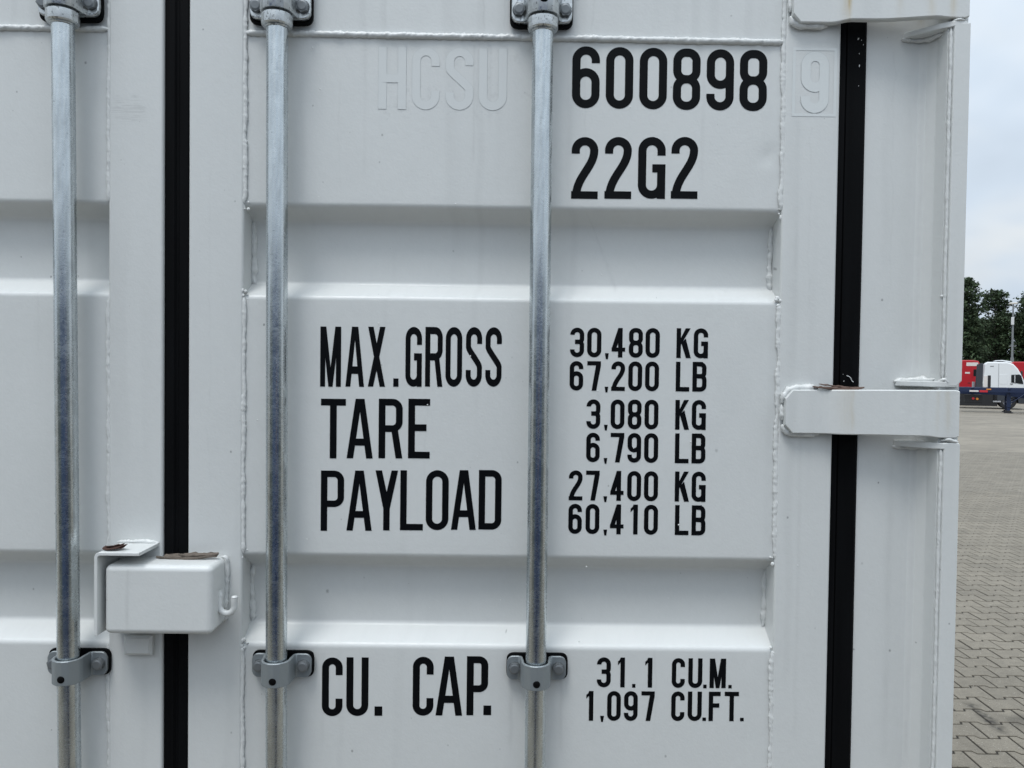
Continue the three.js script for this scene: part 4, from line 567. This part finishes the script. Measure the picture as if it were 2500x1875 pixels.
{ // yard lamp
  const t = thing('street_lamp', 'tall grey yard lamp post with a flat pale lamp head, before the trees', 'lamp'); t.position.set(52.58, 0, -80); t.rotation.y = R(-30);
  mesh('pole', merge([cyl(0.16, 0.16, [0, 0, 0], [0, 4.2, 0], 14), cyl(0.105, 0.075, [0, 4.2, 0], [0, 9.6, 0], 14)]), std(0.20, 0.215, 0.225, 0.5, 0.3), t);
  mesh('lamp_head', rbox(-0.36, 0.36, 9.76, 9.93, -0.2, 0.2, 0.04), std(0.62, 0.60, 0.56, 0.5), t); mesh('lamp_arm', merge([rbox(-0.3, 0.3, 9.55, 9.60, -0.05, 0.05, 0.02), cyl(0.05, 0.05, [0, 9.4, 0], [0, 9.74, 0], 8)]), std(0.08, 0.085, 0.09, 0.6), t);
  mesh('sign_box', rbox(-0.17, 0.10, 7.6, 8.4, 0.1, 0.2, 0.03), std(0.6, 0.61, 0.62, 0.5), t); mesh('climbing_step', rbox(-0.3, 0.3, 5.35, 5.42, -0.04, 0.04, 0.01), std(0.25, 0.26, 0.27, 0.5, 0.3), t);
}
// ---------------------------------------------------------------- the row of trees behind
{
  const bark = std(0.055, 0.048, 0.040, 0.95), leafM = new THREE.MeshPhysicalMaterial({ vertexColors: true, roughness: 0.9, transmission: 0, side: THREE.DoubleSide });
  function tree(x, z, H, w, gap, seed, label) {
    const rnd = mulberry(seed), t = thing('tree', label, 'tree', 'trees behind the parked trucks'); t.position.set(x, 0, z);
    const limbs = [cyl(0.34, 0.16, [0, 0, 0], [0.2 * (rnd() - 0.5), H * 0.55, 0], 9), cyl(0.16, 0.03, [0, H * 0.55, 0], [0.3 * (rnd() - 0.5), H * 0.93, 0], 7)], tips = [];
    for (let k = 0; k < 30; k++) { const y0 = H * (0.10 + 0.62 * k / 30 * (0.9 + 0.2 * rnd())), q = k * 2.4 + rnd(), L = w * (0.6 + 0.55 * rnd()) * (1 - 0.45 * Math.max(0, y0 / H - 0.35)), rise = H * (0.06 + 0.14 * rnd()), e = [L * Math.cos(q), y0 + rise, L * Math.sin(q)]; limbs.push(cyl(0.085, 0.02, [0, y0, 0], e, 5)); tips.push(e, [e[0] * 0.6, y0 + rise * 0.7, e[2] * 0.6]); }
    mesh('trunk', merge(limbs), bark, t);
    const pos = [], col = [], nrm = [], clumps = [...tips];
    const nC = gap ? 210 : 330; for (let k = 0; k < nC; k++) { const h = 0.06 + 0.94 * rnd(), pr = w * Math.pow(Math.max(0, 1 - Math.pow(Math.abs(h - 0.38) / 0.66, 2.2)), 0.5) * (0.75 + 0.5 * vn(h * 6, seed)), q = rnd() * 6.283, rr = pr * Math.sqrt(0.15 + 0.85 * rnd()); clumps.push([rr * Math.cos(q), H * h, rr * Math.sin(q)]); }
    const a = new THREE.Vector3(), b = new THREE.Vector3(), n = new THREE.Vector3();
    for (const [cx, cy, cz] of clumps) {
      if (gap && vn(cx * 0.55 + 9, cy * 0.5, cz * 0.55 + seed) > 0.575) continue;
      const R0 = 0.6 + 0.6 * rnd(), tone = 0.6 + 0.9 * rnd(), m = 60;
      for (let k = 0; k < m; k++) {
        const u = rnd() * 2 - 1, q = rnd() * 6.283, rr = R0 * Math.cbrt(rnd()), s = Math.sqrt(1 - u * u), px = cx + rr * s * Math.cos(q), py = cy + rr * u * 0.8, pz = cz + rr * s * Math.sin(q), sz = 0.13 + 0.15 * rnd();
        n.set(rnd() - 0.5, rnd() - 0.2, rnd() - 0.5).normalize(); a.set(rnd() - 0.5, rnd() - 0.5, rnd() - 0.5).cross(n).normalize(); b.crossVectors(n, a);
        const P = [[-1, 0], [0, -0.55], [1.1, 0], [0, 0.55]].map(([i, j]) => [px + (a.x * i + b.x * j) * sz, py + (a.y * i + b.y * j) * sz, pz + (a.z * i + b.z * j) * sz]);
        for (const i of [0, 1, 2, 0, 2, 3]) { pos.push(...P[i]); nrm.push(n.x, n.y, n.z); }
        const v = tone * (0.8 + 0.4 * rnd()), yel = 0.9 + 0.3 * rnd(); for (let i = 0; i < 6; i++) col.push(0.032 * v * yel, 0.055 * v, 0.024 * v);
      }
    }
    const g = new THREE.BufferGeometry(); g.setAttribute('position', new THREE.Float32BufferAttribute(pos, 3)); g.setAttribute('normal', new THREE.Float32BufferAttribute(nrm, 3)); g.setAttribute('color', new THREE.Float32BufferAttribute(col, 3)); mesh('crown', g, leafM, t);
  }
  tree(66.4, -113, 16.3, 3.6, 0, 11, 'dense dark green tree next to the edge of the container');
  tree(73.6, -116, 14.9, 3.3, 1, 22, 'tall tree with sky showing through its crown, left of the lamp post');
  tree(77.6, -113, 14.6, 2.9, 1, 23, 'open crowned green tree behind the lamp post');
  tree(80.2, -116, 15.0, 3.2, 0, 35, 'dark green tree right of the lamp post at the picture edge');
  tree(70.2, -127, 12.5, 3.2, 0, 63, 'lower dark tree in the back row behind the dense tree'); tree(79.6, -128, 11.5, 3.4, 0, 69, 'lower dark tree in the back row behind the lamp post');
}

// ---------------------------------------------------------------- dry leaves and bark caught on the ledges (in the container's frame)
{
  container.updateMatrix();
  const chip = (name, label, outline, th, m, [x, y, z], rx, rz, curl, seed) => {
    const rnd = mulberry(seed * 13 + 1), list = [];
    for (let k = 0; k < 4; k++) {
      const sc = k ? 0.45 + 0.4 * rnd() : 1, g = extrude(outline.map(([a, b]) => [a * sc, b * sc]), th * (k ? 0.5 : 0.7), th * 0.12, 1), p = g.attributes.position;
      for (let i = 0; i < p.count; i++) { const u = p.getX(i), v = p.getY(i); p.setZ(i, p.getZ(i) * (0.5 + 1.0 * vn(u * 200, v * 300, seed)) + curl * u * u + 0.0028 * (vn(u * 130, v * 170, seed + k) - 0.35)); }
      g.rotateX(-Math.PI / 2); g.rotateZ((k ? (rnd() - 0.5) * 0.24 : 0)); if (k) g.translate((rnd() - 0.5) * 0.5 * (outline[0][0] * -2), 0.0006 + 0.0012 * k, (rnd() - 0.5) * 0.006); list.push(g);
    }
    const g = merge(list); g.rotateZ(rz); g.rotateX(rx); g.computeVertexNormals(); boxUV(g); g.translate(x, y, z); g.applyMatrix4(container.matrix);
    g.computeBoundingBox(); const c = new THREE.Vector3(); g.boundingBox.getCenter(c); g.translate(-c.x, -c.y, -c.z); const o = mesh(name, g, m); o.position.copy(c); return tag(o, label, name === 'bark_piece' ? 'bark' : 'leaf', 'dry plant scraps on the ledges');
  };
  const ragged = (L, W, seed, n = 26) => { const o = []; for (let i = 0; i < n; i++) { const q = i / n * 2 * Math.PI, k = 0.72 + 0.5 * vn(i * 0.9, seed * 3.1); o.push([L / 2 * Math.cos(q) * (0.9 + 0.2 * k), W / 2 * Math.sin(q) * k]); } return o; };
  const ragged2 = (P, seed) => { const o = []; P.forEach((p, i) => { const q = P[(i + 1) % P.length]; for (let k = 0; k < 5; k++) o.push([p[0] + (q[0] - p[0]) * k / 5 + 0.0016 * (vn(i * 5 + k, seed) - 0.5), p[1] + (q[1] - p[1]) * k / 5 + 0.0022 * (vn(i * 5 + k, seed + 9) - 0.5)]); }); return o; };
  const barkTex = tex8(256, 256, (u, v, i, j) => { const k = 0.55 + 0.6 * vn(u * 6, v * 70) + 0.3 * (hash3(i, j, 3) - 0.5); return [0.155 * k, 0.128 * k, 0.105 * k]; }, true); barkTex.repeat.set(30, 30);
  const barkM = new THREE.MeshStandardMaterial({ map: barkTex, roughness: 0.95, side: THREE.DoubleSide });
  chip('dry_leaf', 'crumpled dark brown dry leaf on the bent guard plate', ragged(0.032, 0.020, 2), 0.0026, std(0.050, 0.022, 0.015, 0.9), [-0.5925, -0.2835, 0.048], 0, 0.08, 8, 3);
  chip('bark_piece', 'flat grey brown piece of bark on top of the lock box', ragged2([[-0.046, -0.006], [-0.036, 0.007], [-0.020, 0.012], [0.0, 0.008], [0.046, 0.004], [0.047, -0.006], [0.010, -0.009]], 5), 0.0040, barkM, [-0.4950, -0.3045, 0.0150], 0.15, 0.05, 1, 7);
  chip('bark_piece', 'long brown curled leaf scrap on top of the middle hinge blade', ragged2([[-0.042, 0.000], [-0.030, 0.006], [-0.008, 0.008], [0.012, 0.007], [0.040, 0.003], [0.034, -0.005], [0.006, -0.007], [-0.024, -0.006]], 8), 0.0024, std(0.115, 0.075, 0.06, 0.95), [0.517, -0.0300, 0.0130], 0.12, 0.0, 2, 9);
}

// ---------------------------------------------------------------- the next row of containers, across the aisle behind the camera: its dark sides show in the rods
{
  const make = (x, color, label) => {
    const t = thing('shipping_container', label, 'container', 'containers across the aisle behind the camera'); t.position.set(x, 0, 12);
    const m = std(...color, 0.55), pts = []; let q = -2.95, k = 0; while (q < 2.95) { pts.push([q, k % 4 < 2 ? 0 : 0.036]); q += k % 2 ? 0.068 : 0.072; k++; }
    for (const z of [0, 2.36]) mesh('side_wall', surface(pts.map(([a, d]) => [new THREE.Vector3(a, 0.14, z + (z ? -d : d) + 0.02), new THREE.Vector3(a, 2.48, z + (z ? -d : d) + 0.02)]), false, 0.4), m, t);
    for (const z of [0.05, 2.35]) for (const y of [0.0, 2.46]) mesh('side_rail', rbox(-3.0, 3.0, y + 0.01, y + 0.13, z - 0.05, z + 0.05, 0.01), m, t);
    for (const a of [-2.98, 2.98]) { mesh('end_wall', box(a - 0.03, a + 0.03, 0.1, 2.5, 0.1, 2.3), m, t); for (const z of [0.05, 2.35]) { mesh('corner_post', rbox(a - 0.07, a + 0.07, 0.02, 2.58, z - 0.07, z + 0.07, 0.01), m, t); for (const y of [0, 2.47]) mesh('corner_casting', rbox(a - 0.09, a + 0.09, y, y + 0.12, z - 0.085, z + 0.085, 0.012), m, t); } }
    mesh('roof_panel', box(-2.95, 2.95, 2.54, 2.56, 0.1, 2.3), m, t);
  };
  const turned = (x, z, color, label) => { make(0, color, label); const t = scene.children[scene.children.length - 1]; t.rotation.y = Math.PI / 2; t.position.set(x - 1.2, 0, z + 3.07); };
  turned(-1.28, 2.55, [0.034, 0.070, 0.160], 'dark blue shipping container standing end on behind the camera, the left one'); turned(1.22, 2.62, [0.036, 0.074, 0.168], 'dark blue shipping container standing end on behind the camera, the right one');
  turned(-3.80, 2.70, [0.105, 0.125, 0.112], 'grey green shipping container end on behind the camera, left of the blue pair'); turned(-6.32, 2.58, [0.085, 0.095, 0.088], 'dull green shipping container end on behind the camera, leftmost of its row'); turned(3.74, 2.56, [0.110, 0.126, 0.116], 'grey green shipping container end on behind the camera, right of the blue pair'); turned(6.26, 2.66, [0.095, 0.10, 0.10], 'grey shipping container end on behind the camera, rightmost of its row');
}

// ---------------------------------------------------------------- the photographer, mirrored in the rods: stands behind the camera in a blue jacket, phone held up
{
  const seg = (p, a, b, r0, r1) => { const d = [b[0] - a[0], b[1] - a[1], b[2] - a[2]], L = d[0] * d[0] + d[1] * d[1] + d[2] * d[2], t = Math.min(1, Math.max(0, ((p[0] - a[0]) * d[0] + (p[1] - a[1]) * d[1] + (p[2] - a[2]) * d[2]) / L)); return Math.hypot(p[0] - a[0] - t * d[0], p[1] - a[1] - t * d[1], p[2] - a[2] - t * d[2]) - (r0 + (r1 - r0) * t); };
  const smin = (a, b, k) => { const h = Math.max(k - Math.abs(a - b), 0) / k; return Math.min(a, b) - h * h * k * 0.25; };
  function march(bones, c, half, res, k, extra) {
    const mc = new MarchingCubes(res, new THREE.MeshBasicMaterial(), false, false, 120000), s = res, h = s / 2; mc.isolation = 0;
    for (let z = 0; z < s; z++) for (let y = 0; y < s; y++) for (let x = 0; x < s; x++) { const p = [c[0] + (x - h) / h * half, c[1] + (y - h) / h * half, c[2] + (z - h) / h * half]; let d = 9; for (const [a, b, r0, r1] of bones) d = smin(d, seg(p, a, b, r0, r1), k); if (extra) d = extra(p, d); mc.field[x + y * s + z * s * s] = -d; }
    mc.update(); const n = mc.count, pos = new Float32Array(n * 3), nor = new Float32Array(n * 3); for (let i = 0; i < n * 3; i++) { pos[i] = mc.positionArray[i] * half + c[i % 3]; nor[i] = mc.normalArray[i]; }
    const g = new THREE.BufferGeometry(); g.setAttribute('position', new THREE.BufferAttribute(pos, 3)); g.setAttribute('normal', new THREE.BufferAttribute(nor, 3)); return g;
  }
  const body = [], add = (a, b, r0, r1) => body.push([a, b, r0, r1]);
  for (const s of [-1, 1]) { add([s * 0.10, 0.93, 0], [s * 0.115, 0.50, -0.015], 0.092, 0.062); add([s * 0.115, 0.50, -0.015], [s * 0.12, 0.10, 0.03], 0.060, 0.042); add([s * 0.12, 0.05, 0.04], [s * 0.135, 0.035, -0.16], 0.042, 0.034); add([s * 0.19, 1.44, 0], [s * 0.40, 1.50, -0.12], 0.078, 0.064); add([s * 0.40, 1.50, -0.12], [s * 0.105, 1.83, -0.285], 0.062, 0.036); add([0, 1.38, 0.01], [s * 0.18, 1.43, 0.0], 0.125, 0.088); }
  for (const s of [-1, 1]) { add([s * 0.08, 0.86, 0], [s * 0.09, 1.16, 0.0], 0.145, 0.145); add([s * 0.09, 1.16, 0], [s * 0.10, 1.36, 0.0], 0.145, 0.130); } add([0, 1.45, 0.015], [0, 1.58, -0.01], 0.062, 0.056);
  const gB = march(body, [0, 0.92, -0.08], 1.02, 92, 0.05);
  const head = [[[0, 1.70, 0], [0, 1.70, -0.01], 0.098, 0.098], [[0, 1.62, -0.035], [0, 1.605, -0.06], 0.058, 0.040], [[0, 1.55, 0], [0, 1.62, 0], 0.055, 0.055], [[0, 1.685, -0.105], [0, 1.652, -0.122], 0.010, 0.014], [[-0.095, 1.68, 0.005], [-0.098, 1.65, 0.005], 0.014, 0.010], [[0.095, 1.68, 0.005], [0.098, 1.65, 0.005], 0.014, 0.010]];
  const gH = march(head, [0, 1.66, -0.02], 0.18, 60, 0.03, (p, d) => { for (const s of [-1, 1]) d = Math.max(d, -(Math.hypot(p[0] - s * 0.034, p[1] - 1.69, p[2] + 0.108) - 0.015)); return Math.max(d, -(Math.max(Math.abs(p[1] - 1.622) - 0.003, Math.abs(p[0]) - 0.024, Math.abs(p[2] + 0.1) - 0.012))); });
  const hands = []; for (const s of [-1, 1]) { const w = [s * 0.105, 1.83, -0.285], b = [[w, [s * 0.088, 1.90, -0.315], 0.026, 0.030], [[s * 0.088, 1.90, -0.315], [s * 0.080, 1.93, -0.320], 0.028, 0.026], [[s * 0.100, 1.89, -0.310], [s * 0.070, 1.935, -0.295], 0.011, 0.009]]; for (let f = 0; f < 4; f++) { const y = 1.905 + f * 0.019, L = [0.040, 0.048, 0.046, 0.036][f]; b.push([[s * 0.088, y, -0.322], [s * (0.088 - L * 0.5), y + 0.004, -0.338], 0.0095, 0.0088], [[s * (0.088 - L * 0.5), y + 0.004, -0.338], [s * (0.088 - L), y + 0.004, -0.330], 0.0088, 0.0078]); } hands.push(march(b, [s * 0.085, 1.90, -0.315], 0.105, 60, 0.012)); }
  const paintV = (g, f) => { const p = g.attributes.position, c = new Float32Array(p.count * 3); for (let i = 0; i < p.count; i++) { const v = f(p.getX(i), p.getY(i), p.getZ(i)); c.set(v, 3 * i); } g.setAttribute('color', new THREE.BufferAttribute(c, 3)); return g; };
  const skin = [0.42, 0.25, 0.18];
  paintV(gB, (x, y, z) => y < 0.09 ? [0.03, 0.03, 0.03] : y < 0.90 ? [0.022, 0.032, 0.065] : y > 1.545 && Math.abs(x) < 0.08 && z > -0.1 ? skin : [0.020, 0.040, 0.115]); paintV(gH, (x, y, z) => Math.hypot(Math.abs(x) - 0.034, y - 1.69) < 0.012 && z < -0.08 ? [0.1, 0.08, 0.07] : skin); hands.forEach(h => paintV(h, () => skin));
  const g = mergeGeometries([gB, gH, ...hands]);
  const t = thing('person', 'person in a dark blue jacket holding up a phone with both hands', 'person'); t.position.set(0.02, 0, 0.335);
  mesh('body', g, new THREE.MeshStandardMaterial({ vertexColors: true, roughness: 0.85, side: THREE.DoubleSide }), t);
  const hair = new THREE.SphereGeometry(0.106, 28, 18, 0, Math.PI * 2, 0, 1.75); hair.rotateX(0.55); mesh('hair', hair.translate(0, 1.708, 0.004), std(0.03, 0.02, 0.014, 0.7), t);
  const ph = thing('phone', 'black phone held up in landscape in front of the person in blue', 'phone'); ph.position.set(0.02, 1.945, 0.010); mesh('phone_body', rbox(-0.076, 0.076, -0.037, 0.037, 0, 0.0082, 0.004), V.black, ph); mesh('screen', rbox(-0.072, 0.072, -0.033, 0.033, 0.0083, 0.0088, 0.0002), V.glass, ph);
}

renderer.render(scene, camera);
